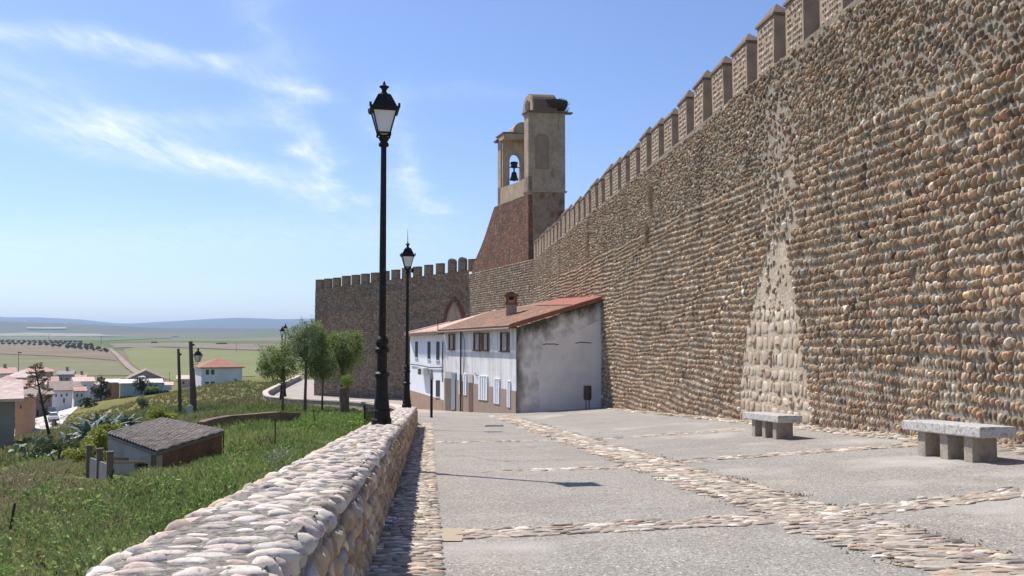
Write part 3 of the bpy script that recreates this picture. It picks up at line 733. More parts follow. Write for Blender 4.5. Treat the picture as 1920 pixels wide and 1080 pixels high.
# ------------------------------------------------------------ terrain
CPT = [(-1.2, -8, -1.7), (-1.2, 3, -1.8), (-6, 3, -2.4), (-14, 3, -3.6), (-30, -5, -7), (-40, 15, -8.5), (-60, 40, -14), (-60, 0, -13)]
for x, y, Y in [(0, 1060, 9.5), (300, 1010, 8.5), (500, 905, 14), (600, 852, 18), (690, 790, 27), (0, 945, 15), (0, 885, 20), (130, 878, 20), (240, 890, 21), (330, 868, 23), (430, 824, 28),
                (540, 784, 36), (440, 786, 39), (600, 770, 48), (530, 764, 57), (650, 760, 58), (430, 770, 54), (470, 748, 82), (380, 768, 70), (340, 790, 64), (300, 792, 58), (200, 812, 50),
                (90, 822, 56), (15, 890, 42), (400, 737, 110), (480, 714, 128), (450, 725, 120), (300, 742, 140), (310, 733, 190), (200, 768, 118), (130, 812, 108), (180, 752, 185), (60, 858, 138),
                (42, 797, 190), (150, 765, 236), (-300, 850, 140), (-200, 797, 190), (350, 724, 240), (420, 733, 170), (250, 745, 200), (500, 702, 200)]:
    p = P(x, y, Y); CPT.append((p.x, p.y, p.z-(.25 if Y < 40 else .1)))
for X, Y in [(-200, 60), (-200, 120), (-130, 250), (-60, 300), (-160, 330), (-250, 250), (0, 330), (-260, 0)]: CPT.append((X, Y, -19.0 if Y < 280 else -19.8))
for Y in (-8, 20, 45, 75, 100, 125, 160): CPT.append((4, Y, G(4, Y)-.3))
for p in PL[4::4]: CPT.append((p.x-1.2, p.y, pz(p.y)-.85))
for X in (60, 150): 
    for Y in (0, 60, 140, 250): CPT.append((X, Y, -6-abs(Y)*.04))
CP_ = np.array(CPT); K_ = lambda d2: np.sqrt(d2+4.0)
_d = ((CP_[:, None, :2]-CP_[None, :, :2])**2).sum(-1); _A = K_(_d); n_ = len(CP_)
_M = np.zeros((n_+3, n_+3)); _M[:n_, :n_] = _A+np.eye(n_)*-.4; _M[:n_, n_] = 1; _M[:n_, n_+1:] = CP_[:, :2]/100; _M[n_:, :n_] = _M[:n_, n_:].T
_w = np.linalg.solve(_M, np.concatenate([CP_[:, 2], [0, 0, 0]]))
FY = np.array([250, 400, 600, 900, 1300, 2000, 3500, 5500, 6500, 8000, 9500, 12000, 14500, 17000, 22000], float)
FP = np.array([0, 714, 690, 668, 652, 642.5, 636.5, 630, 625, 618, 616.5, 610, 0, 0, 0], float)
FZ = -(FP-632)/F*FY; FZ[0] = -19.3; FZ[12:] = [330, 380, 300]
def crest(a):      # far mountain skyline, by bearing
    px = 960+a*F
    return np.interp(px, [-900, -300, 0, 60, 150, 200, 235, 265, 310, 350, 400, 470, 600, 900, 1500, 3000], [588, 596, 593, 595.5, 599, 604, 608.5, 609, 603.5, 599, 596, 597, 596.5, 600, 596, 600])
def midc(a):
    px = 960+a*F
    return np.interp(px, [-900, 0, 60, 130, 200, 250, 300, 420, 600, 1200], [600, 602, 603, 606, 610, 613, 615, 617, 615.5, 615])
def far_z(X, Y):
    R = np.maximum(Y, 250.0); z = np.interp(R, FY, FZ); a = X/R
    zm = -(midc(a)-632)/F*8200; zc = -(crest(a)-632)/F*15000
    rough = 1+.05*np.sin(a*60+1)+.03*np.sin(a*140)+.02*np.sin(a*330+R*.001)
    z = np.where(R > 5500, np.interp(R, [5500, 8200, 10000], [0, 1, .72])*zm+(1-np.interp(R, [5500, 8200, 10000], [0, 1, 1]))*z, z)
    z = np.where(R > 10000, zm*.72+(zc*rough-zm*.72)*np.interp(R, [10000, 15000, 22000], [0, 1, .9]), z)
    z = z+np.where((R > 300), 1.2*np.sin(X*.006+Y*.003)*np.interp(R, [300, 900, 5000], [0, .6, 4]), 0)
    return z
def insideZone(X, Y):
    """signed metres inside the plaza/street side (positive) of the low wall line"""
    xb = np.where(Y < 33, -.7-.0933*Y, np.interp(Y, [p.y for p in PL], [p.x for p in PL]))
    return np.where(Y < 156, X-xb, -50.0)
PLm = [p for i, p in enumerate(PL) if i == 0 or p.y > max(q.y for q in PL[:i])]
def insideZone(X, Y):
    xb = np.where(Y < 33, -.7-.0933*Y, np.interp(Y, [p.y for p in PLm], [p.x for p in PLm]))
    return np.where((Y < 156), X-xb, -50.0)
Gv = np.vectorize(G, otypes=[float])
def TZ(X, Y):
    X = np.asarray(X, float); Y = np.asarray(Y, float); sh = X.shape; x = X.ravel(); y = Y.ravel()
    z = np.zeros(len(x))
    nearm = (y < 420) & (abs(x) < 600)
    xn, yn = x[nearm], y[nearm]
    d2 = (xn[:, None]-CP_[None, :, 0])**2+(yn[:, None]-CP_[None, :, 1])**2
    zn = K_(d2) @ _w[:n_]+_w[n_]+(xn*_w[n_+1]+yn*_w[n_+2])/100
    zf = far_z(x, y); z = zf.copy()
    rr = np.maximum(np.clip((yn-260)/140, 0, 1), np.clip((abs(xn)-250)/250, 0, 1)); rr = rr*rr*(3-2*rr)
    z[nearm] = zn*(1-rr)+zf[nearm]*rr
    ins = insideZone(x, y); m = ins > -.4
    m &= (y < 156) & (y > -60)
    zg = Gv(x, y)-.35-np.clip((ins+.2)*1.2, 0, .6)
    z = np.where(m, np.minimum(zg, zg), z)
    # keep the land outside the wall below its foot
    m2 = (ins <= -.4) & (ins > -8) & (y < 60) & (y > -20)
    z = np.where(m2, np.minimum(z, Gv(x, y)-.22), z)
    return z.reshape(sh)
def Tz(x, y): return float(TZ(np.array([x]), np.array([y]))[0])
def hitT(x, y, y0=3., y1=20000., off=0.):
    a, b = ray(x, y); Ys = np.geomspace(y0, y1, 1500); zt = TZ(a*Ys, Ys)+off; k = np.where(b*Ys < zt)[0]
    Y = Ys[k[0]] if len(k) else y1
    return Vector((a*Y, Y, b*Y))
ya = np.concatenate([np.linspace(-90, -5, 12), np.linspace(-3, 70, 135), np.linspace(71.5, 180, 66), np.geomspace(184, 22000, 120)])
xa = np.concatenate([-np.geomspace(30000, 62, 75), np.linspace(-60, 10, 135), np.geomspace(12, 20000, 60)])
XX, YY = np.meshgrid(xa, ya); ZZ = TZ(XX, YY); ZZ += np.where((YY < 200), .05*fbm(XX*1.1, YY*1.1, 2), 0)
idx = np.arange(XX.size).reshape(XX.shape)
def gcol(x, y):
    """ground colour: what grows there"""
    n1 = fbm(x*.05, y*.05, 1); n2 = fbm(x*.3, y*.3, 4)
    g = np.array((.13, .15, .05)); dry = np.array((.24, .20, .10)); br = np.array((.25, .17, .12))
    c = g+(dry-g)*np.clip(.45+.5*n1+.3*n2, 0, 1)[:, None]
    return c
col = gcol(XX.ravel(), YY.ravel())
xr, yr = XX.ravel(), YY.ravel()
fld = [(np.array((.16, .17, .065))), np.array((.24, .17, .12)), np.array((.10, .15, .04)), np.array((.20, .18, .09)), np.array((.13, .15, .06))]
cell = (np.floor((xr+yr*.3)/420)*7+np.floor((yr-xr*.2)/600)*13).astype(int) % 5
cf_ = np.array(fld)[cell]; tF = np.clip((yr-300)/100, 0, 1)[:, None]; col = col*(1-tF)+cf_*tF
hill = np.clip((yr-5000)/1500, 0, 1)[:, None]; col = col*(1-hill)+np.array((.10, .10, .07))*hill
mt = np.clip((yr-10500)/1500, 0, 1)[:, None]; col = col*(1-mt)+np.array((.06, .085, .13))*mt  # mountain ground tinted blue: distance haze put into its colour
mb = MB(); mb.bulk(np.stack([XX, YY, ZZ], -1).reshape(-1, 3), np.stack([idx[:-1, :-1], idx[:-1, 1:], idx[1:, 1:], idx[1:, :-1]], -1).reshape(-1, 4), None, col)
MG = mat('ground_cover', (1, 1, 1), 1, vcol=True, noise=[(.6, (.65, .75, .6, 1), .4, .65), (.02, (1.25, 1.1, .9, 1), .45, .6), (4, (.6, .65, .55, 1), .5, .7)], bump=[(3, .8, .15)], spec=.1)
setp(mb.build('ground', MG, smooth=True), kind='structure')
def drape(name, poly, m, off, nx=40, ny=24, y0=100., kind='structure', solid=None):
    """sheet on the terrain whose outline was surveyed at the given points"""
    W = [hitT(px, py, y0) for px, py in poly]
    cx = [p.x for p in W]; cy = [p.y for p in W]
    b = MB(); n = len(W); cen = Vector((sum(cx)/n, sum(cy)/n))
    rings = 10; vs = []
    edge = []
    for i in range(n):
        a, c = W[i], W[(i+1) % n]
        for k in range(8): edge.append(Vector((a.x+(c.x-a.x)*k/8, a.y+(c.y-a.y)*k/8)))
    N_ = len(edge)
    X = np.array([[cen.x+(e.x-cen.x)*r/rings for e in edge] for r in range(rings+1)]); Y = np.array([[cen.y+(e.y-cen.y)*r/rings for e in edge] for r in range(rings+1)])
    Z = TZ(X, Y)+off*(np.maximum(Y, 1))
    V = np.stack([X, Y, Z], -1).reshape(-1, 3)
    Q = [(r*N_+k, r*N_+(k+1) % N_, (r+1)*N_+(k+1) % N_, (r+1)*N_+k) for r in range(rings) for k in range(N_)]
    b.bulk(V, np.array(Q)); o = b.build(name, m, smooth=True); setp(o, kind=kind); return o
def fm(name, c, c2=None, sc=.01):
    return mat(name, c, 1, noise=[(sc, c2 or tuple(x*.8 for x in c), .4, .65), (sc*12, tuple(x*.85 for x in c), .5, .7)], spec=.05)
drape('green_field', [(232, 655), (262, 651), (560, 663), (640, 668), (640, 702), (470, 706), (330, 716), (270, 700), (245, 680)], fm('green_crop', (.215, .22, .10), (.18, .19, .085)), .0005)
drape('ploughed_field', [(205, 645), (330, 643), (500, 647), (640, 650), (640, 664), (560, 660), (262, 650), (215, 653)], fm('ploughed_soil', (.25, .20, .15)), .0005)
drape('olive_grove_soil', [(-140, 644), (60, 640), (200, 652), (215, 668), (218, 676), (100, 668), (0, 664), (-140, 662)], fm('grove_soil', (.24, .19, .13)), .0005)
drape('meadow_field', [(-140, 664), (0, 666), (100, 671), (216, 679), (262, 704), (140, 706), (-140, 700)], fm('meadow_green', (.21, .205, .115)), .0005)
drape('far_green_strip', [(0, 636), (150, 636), (330, 634), (200, 640), (60, 638.5)], fm('far_green', (.16, .185, .10)), .0005, y0=900)
drape('far_pale_strip', [(0, 626), (60, 624), (190, 627), (230, 631), (60, 631), (0, 630)], fm('pale_stubble', (.36, .31, .23)), .0005, y0=2000)
drape('pale_stubble_field', [(50, 616.5), (125, 616.5), (122, 619), (50, 618.5)], fm('bare_soil', (.42, .36, .27)), .002, y0=4000)
# dirt track between the fields, and the lower street with its cars
def track(name, pts, wd, m, off, y0=100., zf=None):
    W = [hitT(px, py, y0) for px, py in pts]; W2 = []
    for a, b in zip(W[:-1], W[1:]):
        for k in range(10): W2.append(a.lerp(b, k/10))
    W2.append(W[-1]); vs = []
    for i, p in enumerate(W2):
        d = (W2[min(i+1, len(W2)-1)]-W2[max(0, i-1)]); n_v = Vector((-d.y, d.x)).normalized()
        ww = wd(i/len(W2)) if callable(wd) else wd
        for s in (-1, 1):
            X, Y = p.x+n_v.x*ww*s/2, p.y+n_v.y*ww*s/2; vs.append((X, Y, Tz(X, Y)+off))
    b = MB(); b.add(vs, [(2*i, 2*i+1, 2*i+3, 2*i+2) for i in range(len(W2)-1)]); o = b.build(name, m, smooth=True); setp(o, kind='structure'); return o, W2
track('dirt_track', [(206, 654), (222, 669), (240, 688), (262, 704)], 4.5, fm('track_dirt', (.33, .28, .235)), .8)
# lower street (pale concrete), flattened strip
SWp = [Vector((-78, 118)), Vector((-84, 142)), Vector((-100, 175)), Vector((-107, 195)), Vector((-112, 215)), Vector((-115.5, 232)), Vector((-115, 255)), Vector((-112, 300))]
def sx(Y): return float(np.interp(Y, [p.y for p in SWp], [p.x for p in SWp]))
# ------------------------------------------------------------ bell tower
TW = {}
A0 = P(991, 632, 85); A1 = P(1061, 632, 85.5); dT = Vector((-.35, 1, 0)).normalized(); rT = Vector((A1.x-A0.x, A1.y-A0.y, 0)).normalized()
def zt(y, Y=85): return P(990, y, Y).z
bt = empty('bell_tower', (A0.x+1.5, A0.y+3, 6), 'rendered bell gable tower on a flared brick base rising behind the fortress wall', 'bell tower')
wT = (A1-A0).length
def q(a, b, z): p = A0+rT*a+dT*b; return Vector((p.x, p.y, z))
ztop = zt(210); zmid = zt(357); 
D1 = 1.15           # depth of the tall pier
mb = MB()
mb.prism([q(0, 0, zmid), q(wT, 0, zmid), q(wT, D1, zmid), q(0, D1, zmid)], [q(0, 0, ztop), q(wT, 0, ztop), q(wT, D1, ztop), q(0, D1, ztop)])
pier = part(mb, 'pier', M['plaster_tan'], bt)
# raised border round a blind arched niche
cxn = wT*.37; nw = wT*.30; nz0, nz1, nz2 = zt(314), zt(262), zt(252)
def niche(w, h0, h1, h2, n=8):
    pts = [(cxn-w/2, h0), (cxn-w/2, h1)]+[(cxn-w/2*math.cos(t), h1+(h2-h1)*math.sin(t)) for t in np.linspace(.2, math.pi-.2, n)]+[(cxn+w/2, h1), (cxn+w/2, h0)]
    return pts
po = niche(nw+.24, nz0-.1, nz1, nz2+.12); pi_ = niche(nw, nz0, nz1, nz2); n = len(po)
mb = MB(); mb.add([q(a, -.06, z) for a, z in po]+[q(a, -.06, z) for a, z in pi_]+[q(a, .02, z) for a, z in po]+[q(a, .02, z) for a, z in pi_],
    [(i, (i+1) % n, n+(i+1) % n, n+i) for i in range(n)]+[(i, 2*n+i, 2*n+(i+1) % n, (i+1) % n) for i in range(n)]+[(n+i, n+(i+1) % n, 3*n+(i+1) % n, 3*n+i) for i in range(n)])
part(mb, 'niche_frame', mat('worn_trim', (.30, .22, .15), .9), bt)
mb = MB(); mb.add([q(a, -.012, z) for a, z in pi_], [tuple(range(n))]); part(mb, 'niche_panel', mat('niche_render', (.33, .245, .175), .9, noise=[(1.5, (.25, .18, .13), .4, .7)]), bt)
mb = MB()
mb.prism([q(-.2, -.2, ztop), q(wT+.2, -.2, ztop), q(wT+.2, D1+.2, ztop), q(-.2, D1+.2, ztop)], [q(-.2, -.2, ztop+.16), q(wT+.2, -.2, ztop+.16), q(wT+.2, D1+.2, ztop+.16), q(-.2, D1+.2, ztop+.16)])
mb.prism([q(wT+.2, -.1, ztop-.02), q(wT+.75, -.1, ztop-.02), q(wT+.75, .5, ztop-.02), q(wT+.2, .5, ztop-.02)], [q(wT+.2, -.1, ztop+.1), q(wT+.75, -.1, ztop+.1), q(wT+.75, .5, ztop+.1), q(wT+.2, .5, ztop+.1)])
part(mb, 'cornice', M['cap'], bt)
mb = MB(); mb.prism([q(-.08, -.08, zmid-.15), q(wT+.12, -.08, zmid-.15), q(wT+.12, D1+.08, zmid-.15), q(-.08, D1+.08, zmid-.15)], [q(-.12, -.1, zmid), q(wT+.18, -.1, zmid), q(wT+.18, D1+.1, zmid), q(-.12, D1+.1, zmid)])
part(mb, 'string_course', M['plaster_tan'], bt)
# round headed crest on the pier
def crest_mesh(b0, b1, a0, a1, zb, r, h):
    """barrel seen from its left end: arch in the b-z plane, running along a"""
    c = (b0+b1)/2; hw = (b1-b0)/2; pts = [(c-hw, zb)]+[(c-hw*math.cos(t), zb+h*.25+h*.75*math.sin(t)) for t in np.linspace(0, math.pi, 14)]+[(c+hw, zb)]
    m_ = MB(); m_.prism([q(a0, b, z) for b, z in pts], [q(a1, b, z) for b, z in pts]); return m_
zc0 = ztop+.16; hC = zt(172)-zc0
# arch faces the front-left; profile in a-z plane
def barrel(a0, a1, b0, b1, zb, h, n=14):
    c = (a0+a1)/2; hw = (a1-a0)/2; pts = [(c-hw, zb)]+[(c-hw*math.cos(t), zb+h*.2+h*.8*math.sin(t)) for t in np.linspace(0, math.pi, n)]+[(c+hw, zb)]
    m_ = MB(); m_.prism([q(a, b0, z) for a, z in pts], [q(a, b1, z) for a, z in pts]); return m_
part(crest_mesh(-.1, 2.7, .38, 2.75, zc0, 0, hC), 'rounded_crest', M['plaster_tan'], bt)
mb = crest_mesh(-.16, 2.76, .52, 2.8, zc0+.0, 0, hC+.1); part(mb, 'crest_coping', M['cap'], bt)
mb = MB(); zz = zc0+.05; mb.prism([q(.30, .7, zz), q(.30, 1.8, zz), q(.30, 1.8, zz+1.0), q(.30, 1.25, zz+1.3), q(.30, .7, zz+1.0)], [q(.40, .7, zz), q(.40, 1.8, zz), q(.40, 1.8, zz+1.0), q(.40, 1.25, zz+1.3), q(.40, .7, zz+1.0)])
part(mb, 'crest_niche', mat('dark_niche', (.10, .08, .065), .9), bt)
# lower stage with fallen render
mb = MB(); zl = zt(480)
mb.prism([q(.05, .05, -2), q(wT-.1, .05, -2), q(wT-.1, 6, -2), q(.05, 6, -2)], [q(.05, .02, zmid-.15), q(wT-.05, .02, zmid-.15), q(wT-.05, 6, zmid-.15), q(.05, 6, zmid-.15)])
part(mb, 'lower_stage', M['plaster_fallen'], bt)
# flared brick buttress on the left face
prof = [(927, 388), (924, 396), (917, 418), (910, 440), (902, 462), (895, 478), (889, 492), (880, 530)]
L_ = 9.6; rows = []
for x, y in prof:
    # outline lies on the far end of the left face
    b = L_; 
    Yb = A0.y+dT.y*b
    ax_ = ray(x, y)[0]; s_ = (ax_*B0.y-B0.x)/(dB[0]-ax_*dB[1]); pL = P(x, y, B0.y+dB[1]*s_-.15); rows.append(pL)
near = [q(-.02, -.02, P(990, y, 85).z) for y in (364, 372, 394, 420, 446, 468, 488, 530)]
back = [q(1.5, L_, 0) for _ in rows]
mb = MB(); n = len(rows); vs = []
for i in range(n):
    bk = Vector((rows[i].x+2.5, rows[i].y+.8, rows[i].z)); nb = q(1.2, .1, near[i].z)
    vs += [near[i], rows[i], bk, nb]
fs = []
for i in range(n-1):
    a = i*4; b = a+4; fs += [(a, a+1, b+1, b), (a+1, a+2, b+2, b+1), (a+2, a+3, b+3, b+2), (a+3, a, b, b+3)]
fs += [(0, 3, 2, 1)]
mb.add(vs, fs); o_ = part(mb, 'brick_base', M['brick_old'], bt, smooth=True); o_.data.set_sharp_from_angle(angle=.6)
# bell stage: frame of far pillar, lintel and parapet, with an arched screen behind
E = L_-.1
zp0, zp1 = rows[0].z, near[0].z
zLt = P(938, 268, A0.y+dT.y*E).z
screen = M['plaster_tan']
mb = MB()      # left parapet with sloping foot and concave top
npn = 10; vs = []
for i in range(npn+1):
    t = i/npn; b = E*t; zb = zp1+(zp0-zp1)*t-.05
    y_top = [330, 333.5, 337, 340, 343, 345, 347, 349, 351, 352, 352][i]; x_ = 990-60*t
    Yb = A0.y+dT.y*b; zt_ = P(x_, y_top+2*t*0, Yb).z
    vs += [q(0, b, zb), q(.35, b, zb), q(.35, b, zt_), q(0, b, zt_)]
fs = []
for i in range(npn):
    a = i*4; b = a+4; fs += [(a, b, b+1, a+1), (a+1, b+1, b+2, a+2), (a+2, b+2, b+3, a+3), (a+3, b+3, b, a)]
fs += [(0, 1, 2, 3), (npn*4, npn*4+3, npn*4+2, npn*4+1)]
mb.add(vs, fs); part(mb, 'bell_parapet', screen, bt)
zA = P(930, 352, A0.y+E).z-.5; zB = P(930, 270, A0.y+E).z
mb = MB(); mb.prism([q(0, E-1.0, zA-1.5), q(.5, E-1.0, zA-1.5), q(.5, E, zA-1.5), q(0, E, zA-1.5)], [q(0, E-1.0, zB), q(.5, E-1.0, zB), q(.5, E, zB), q(0, E, zB)])
part(mb, 'far_pillar', screen, bt)
zL1 = P(955, 262, A0.y+E).z
mb = MB(); mb.prism([q(-.06, E-2.2, zB-.02), q(3.3, E-2.2, zB-.02), q(3.3, E+.1, zB-.02), q(-.06, E+.1, zB-.02)], [q(-.06, E-2.2, zL1+.1), q(3.3, E-2.2, zL1+.1), q(3.3, E+.1, zL1+.1), q(-.06, E+.1, zL1+.1)])
part(mb, 'lintel', screen, bt)
mb = MB(); zc = zL1+.1; mb.prism([q(-.15, E-2.3, zc), q(1.4, E-2.3, zc), q(1.4, E+.2, zc), q(-.15, E+.2, zc)], [q(-.15, E-2.3, zc+.14), q(1.4, E-2.3, zc+.14), q(1.4, E+.2, zc+.14), q(-.15, E+.2, zc+.14)])
z_ = P(932, 268, A0.y+E).z; mb.prism([q(-.35, E-.6, z_-.1), q(.1, E-.6, z_-.1), q(.1, E+.3, z_-.1), q(-.35, E+.3, z_-.1)], [q(-.35, E-.6, z_+.1), q(.1, E-.6, z_+.1), q(.1, E+.3, z_+.1), q(-.35, E+.3, z_+.1)])
part(mb, 'lintel_cornice', M['cap'], bt)
hc2 = P(960, 238, A0.y+E).z-zc-.1
part(barrel(1.05, 3.0, E-2.0, E-.2, zc+.1, hc2), 'rounded_crest', screen, bt)
# arched screen facing the camera
bS = E-.9
def pxa(x, b):      # parameter a on the line b=bS for a picture column
    o = A0+dT*b; aa = (x-960)/F; return (aa*o.y-o.x)/(rT.x-aa*rT.y)
aL, aR = pxa(955.5, bS-.5), pxa(976, bS-.5); zo0 = P(960, 348, A0.y+dT.y*bS).z; zo1 = P(960, 303, A0.y+dT.y*bS).z; zo2 = P(960, 290, A0.y+dT.y*bS).z
aa0, aa1 = .1, 3.4
arch = [((aL+aR)/2-(aR-aL)/2*math.cos(t), zo1+(zo2-zo1)*math.sin(t)) for t in np.linspace(0, math.pi, 11)]
def scr(b): return [q(a, b, z) for a, z in arch]
mb = MB(); zlow = zA-1.2
th = .5
for (x0, x1, z0, z1) in ((aa0, aL, zlow, zo1), (aR, aa1, zlow, zo1), (aL, aR, zlow, zo0)):
    mb.prism([q(x0, bS-th, z0), q(x1, bS-th, z0), q(x1, bS, z0), q(x0, bS, z0)], [q(x0, bS-th, z1), q(x1, bS-th, z1), q(x1, bS, z1), q(x0, bS, z1)])
outl = [(aa0, zo1)]+[(a, z) for a, z in arch]+[(aa1, zo1), (aa1, zB), (aa0, zB)]
mb.prism([q(a, bS-th, z) for a, z in outl], [q(a, bS, z) for a, z in outl])
part(mb, 'arched_screen', screen, bt)
# bell with headstock, hanging in the opening
bl = empty('bell', q((aL+aR)/2-.05, bS-.25, zo0), 'dark bronze bell under a yoke in the arched opening of the tower', 'bell')
cB = q((aL+aR)/2-.02, bS-.25, 0); zb0 = P(962, 338, cB.y).z; zb1 = P(962, 322, cB.y).z; mbz = M['bronze'] = mat('dark_bronze', (.035, .035, .03), .5, metal=.6)
mb = MB(); hh = zb1-zb0; mb.lathe((cB.x, cB.y, zb0), [(.47, 0), (.49, .05), (.40, hh*.25), (.31, hh*.55), (.28, hh*.85), (.14, hh)], 16); part(mb, 'bell_body', mbz, bl, smooth=True)
mb = MB(); mb.lathe((cB.x, cB.y, zb1), [(.09, 0), (.09, .35), (.3, .45), (.40, .62), (.3, .72), (.42, .85), (.42, 1.0), (.3, 1.05)], 12)
part(mb, 'yoke', mbz, bl, smooth=True)
mb = MB(); mb.tube([q(aL-.1, bS-.25, zb1+.45), q(aR+.1, bS-.25, zb1+.45)], .05, 8); part(mb, 'axle', mbz, bl); mb = MB(); mb.tube([(cB.x, cB.y, zb0+.2), (cB.x, cB.y, zb0-.12)], [.04, .07], 8); part(mb, 'clapper', mbz, bl)
# stork nest
nc = q(2.55, .9, ztop+.75); sn = empty('stork_nest', nc, 'dark ragged stork nest of sticks perched on top of the bell tower', 'nest')
mb = MB(); mb.lathe((nc.x+.35, nc.y, nc.z-.5), [(.7, 0), (1.15, .3), (1.35, .7), (1.4, 1.0), (1.0, 1.1), (.3, .8)], 14)
mnest = mat('nest_sticks', (.075, .055, .04), 1, noise=[(8, (.15, .12, .085), .5, .7)], bump=[(9, 1, .2)])
part(mb, 'nest_bowl', mnest, sn)
mb = MB()
for i in range(420):
    a = random.uniform(0, 6.28); r = random.uniform(.8, 1.5); z = random.uniform(-.4, .6); p = Vector((nc.x+.35+math.cos(a)*r, nc.y+math.sin(a)*r, nc.z+z))
    d = Vector((math.cos(a)*random.uniform(.1, .5)-math.sin(a)*random.choice((-1, 1))*.7, math.sin(a)*.3+math.cos(a)*random.choice((-1, 1))*.7, random.uniform(-.25, .3))).normalized()*random.uniform(.2, .45)
    mb.tube([p-d, p+d], [.018, .008], 3, False)
part(mb, 'twigs', mnest, sn)
# ------------------------------------------------------------ street lamps
LAMPG = 'black cast iron street lamps'
def lamp(base, label, h=5.6, wings=True, spike=False, group=LAMPG):
    r = empty('street_lamp', base, label, 'street lamp', group); x, y, z = base; k = h/5.6
    mb = MB(); mb.lathe((x, y, z), [(.165*k, 0), (.165*k, .10), (.145*k, .13), (.14*k, .22), (.145*k, .24), (.13*k, .27), (.105*k, .55), (.095*k, .78), (.125*k, .80), (.125*k, .85), (.085*k, .88), (.083*k, 1.18), (.115*k, 1.2), (.12*k, 1.25), (.085*k, 1.29), (.11*k, 1.36), (.10*k, 1.41), (.065, 1.46)], 12)
    part(mb, 'base', M['black'], r)
    mb = MB(); mb.lathe((x, y, z), [(.062, 1.44), (.056, 2.6), (.046, h-1.02), (.085, h-1.0), (.085, h-.96), (.06, h-.93), (.1, h-.86), (.06, h-.84)], 12); part(mb, 'pole', M['black'], r)
    zb = h-.84; ln = MB()      # lantern frame: tapering four sided
    w0, w1 = .10, .195; z0, z1 = z+zb+.05, z+zb+.42; R45 = math.radians(12)
    ca, sa = math.cos(R45), math.sin(R45)
    def c4(w, zz): return [(x+(i*w)*ca-(j*w)*sa, y+(i*w)*sa+(j*w)*ca, zz) for i, j in ((-1, -1), (1, -1), (1, 1), (-1, 1))]
    bo, to = c4(w0, z0), c4(w1, z1)
    for i in range(4):
        ln.tube([bo[i], to[i]], .012, 4); ln.tube([bo[i], bo[(i+1) % 4]], .014, 4); ln.tube([to[i], to[(i+1) % 4]], .018, 4)
        ln.tube([bo[i], (x, y, z0-.07)], .01, 4)
        ln.tube([bo[i], (bo[i][0], bo[i][1], bo[i][2]-.05)], .02, 5)
    la = part(ln, 'lantern_frame', M['black'], r)
    g = MB(); a, b_ = c4(w0-.012, z0), c4(w1-.012, z1); g.prism(a, b_); part(g, 'glass', M['glass'], la)
    cp = MB(); cp.prism(c4(w1+.045, z1), c4(w1+.045, z1+.05))
    c0, c1, c2, c3 = c4(w1+.01, z1+.05), c4(w1-.03, z1+.14), c4(.105, z1+.27), c4(.06, z1+.30)
    cp.prism(c0, c1); cp.prism(c1, c2); cp.prism(c2, c3)
    for i in range(4): cp.box((to[i][0]+(to[i][0]-x)*.2, to[i][1]+(to[i][1]-y)*.2, z1+.06), (.035, .035, .07))
    part(cp, 'cap', M['black'], la)
    fn = MB(); fn.lathe((x, y, z1+.30), [(.045, 0), (.05, .03), (.035, .05), (.06, .10), (.085, .115), (.085, .125), (.03, .15), (.02, .19), (.005, .22)], 10); part(fn, 'finial', M['black'], la)
    if spike:
        s = MB(); s.tube([(x, y, z1+.5), (x-.01, y, z1+.95)], [.015, .004], 5); part(s, 'spike', M['black'], r); s = MB(); s.lathe((x+.17, y, z0-.2), [(.02, 0), (.05, .03), (.05, .14), (.02, .17)], 8); part(s, 'sensor', M['black'], r)
    return r
b1 = LW(-.72, 14.5, -.50); lamp((P(716, 700, 14.5).x, 14.5, b1[2]-.04), 'tall black street lamp standing on the low stone wall, nearest to the camera', 5.62)
lamp((P(763, 700, 30.2).x, 30.2, LW(0, 30.2, -.52)[2]), 'black street lamp with spiked finial near the far end of the low stone wall', 5.6, spike=True)
z_ = pz(88); lamp((P(528, 700, 88).x, 88, P(528, 613, 88).z-7.2), 'black street lamp above the young trees, the left one of the distant pair', 7.2)
lamp((P(534, 700, 93).x, 93, P(534, 608, 93).z-7.6), 'black street lamp above the young trees, the right one of the distant pair', 7.6)
# ------------------------------------------------------------ row of houses against the wall
def house_pt(px, py, Y): return P(px, py, Y)
H0 = P(968, 611, 47.6); R0 = P(1128, 558, 48.3)
fd = Vector((-.37, 1, 0)).normalized()
def fx(b): return Vector((H0.x, H0.y, 0))+fd*b
def b_at(px):      # distance along the facade for a picture column
    a = (px-960)/F; return (a*H0.y-H0.x)/(fd.x-a*fd.y)
def fpt(px, py, o=0.0):
    b = b_at(px); p = fx(b); nrm = Vector((-fd.y, fd.x, 0)); p = p+nrm*o; v = P(px, py, fx(b).y); return Vector((p.x, p.y, v.z))
nF = Vector((-fd.y, fd.x, 0))
def streak_wall(col, dirt, name, lo=.45, hi=.72, extra=None, dirt2=(.35, .25, .17)):
    return mat(name, col, .9, noise=[(1.0, dirt, lo, hi, (1.6, 1.6, .22)), (.8, dirt, lo+.08, hi, (1, 1, 1)), (6, tuple(c*.9 for c in col), .5, .7), (1.6, dirt2, .66, .8, (3, 3, .3))], bump=[(5, .25, .03)], extra=extra)
hs = empty('village_house', (H0.x+3, H0.y+4, H0.z-4.8), 'grimy white two storey house with lean-to tiled roof built against the fortress wall', 'house')
mwh = streak_wall((.78, .77, .76), (.50, .46, .42), 'grimy_whitewash')
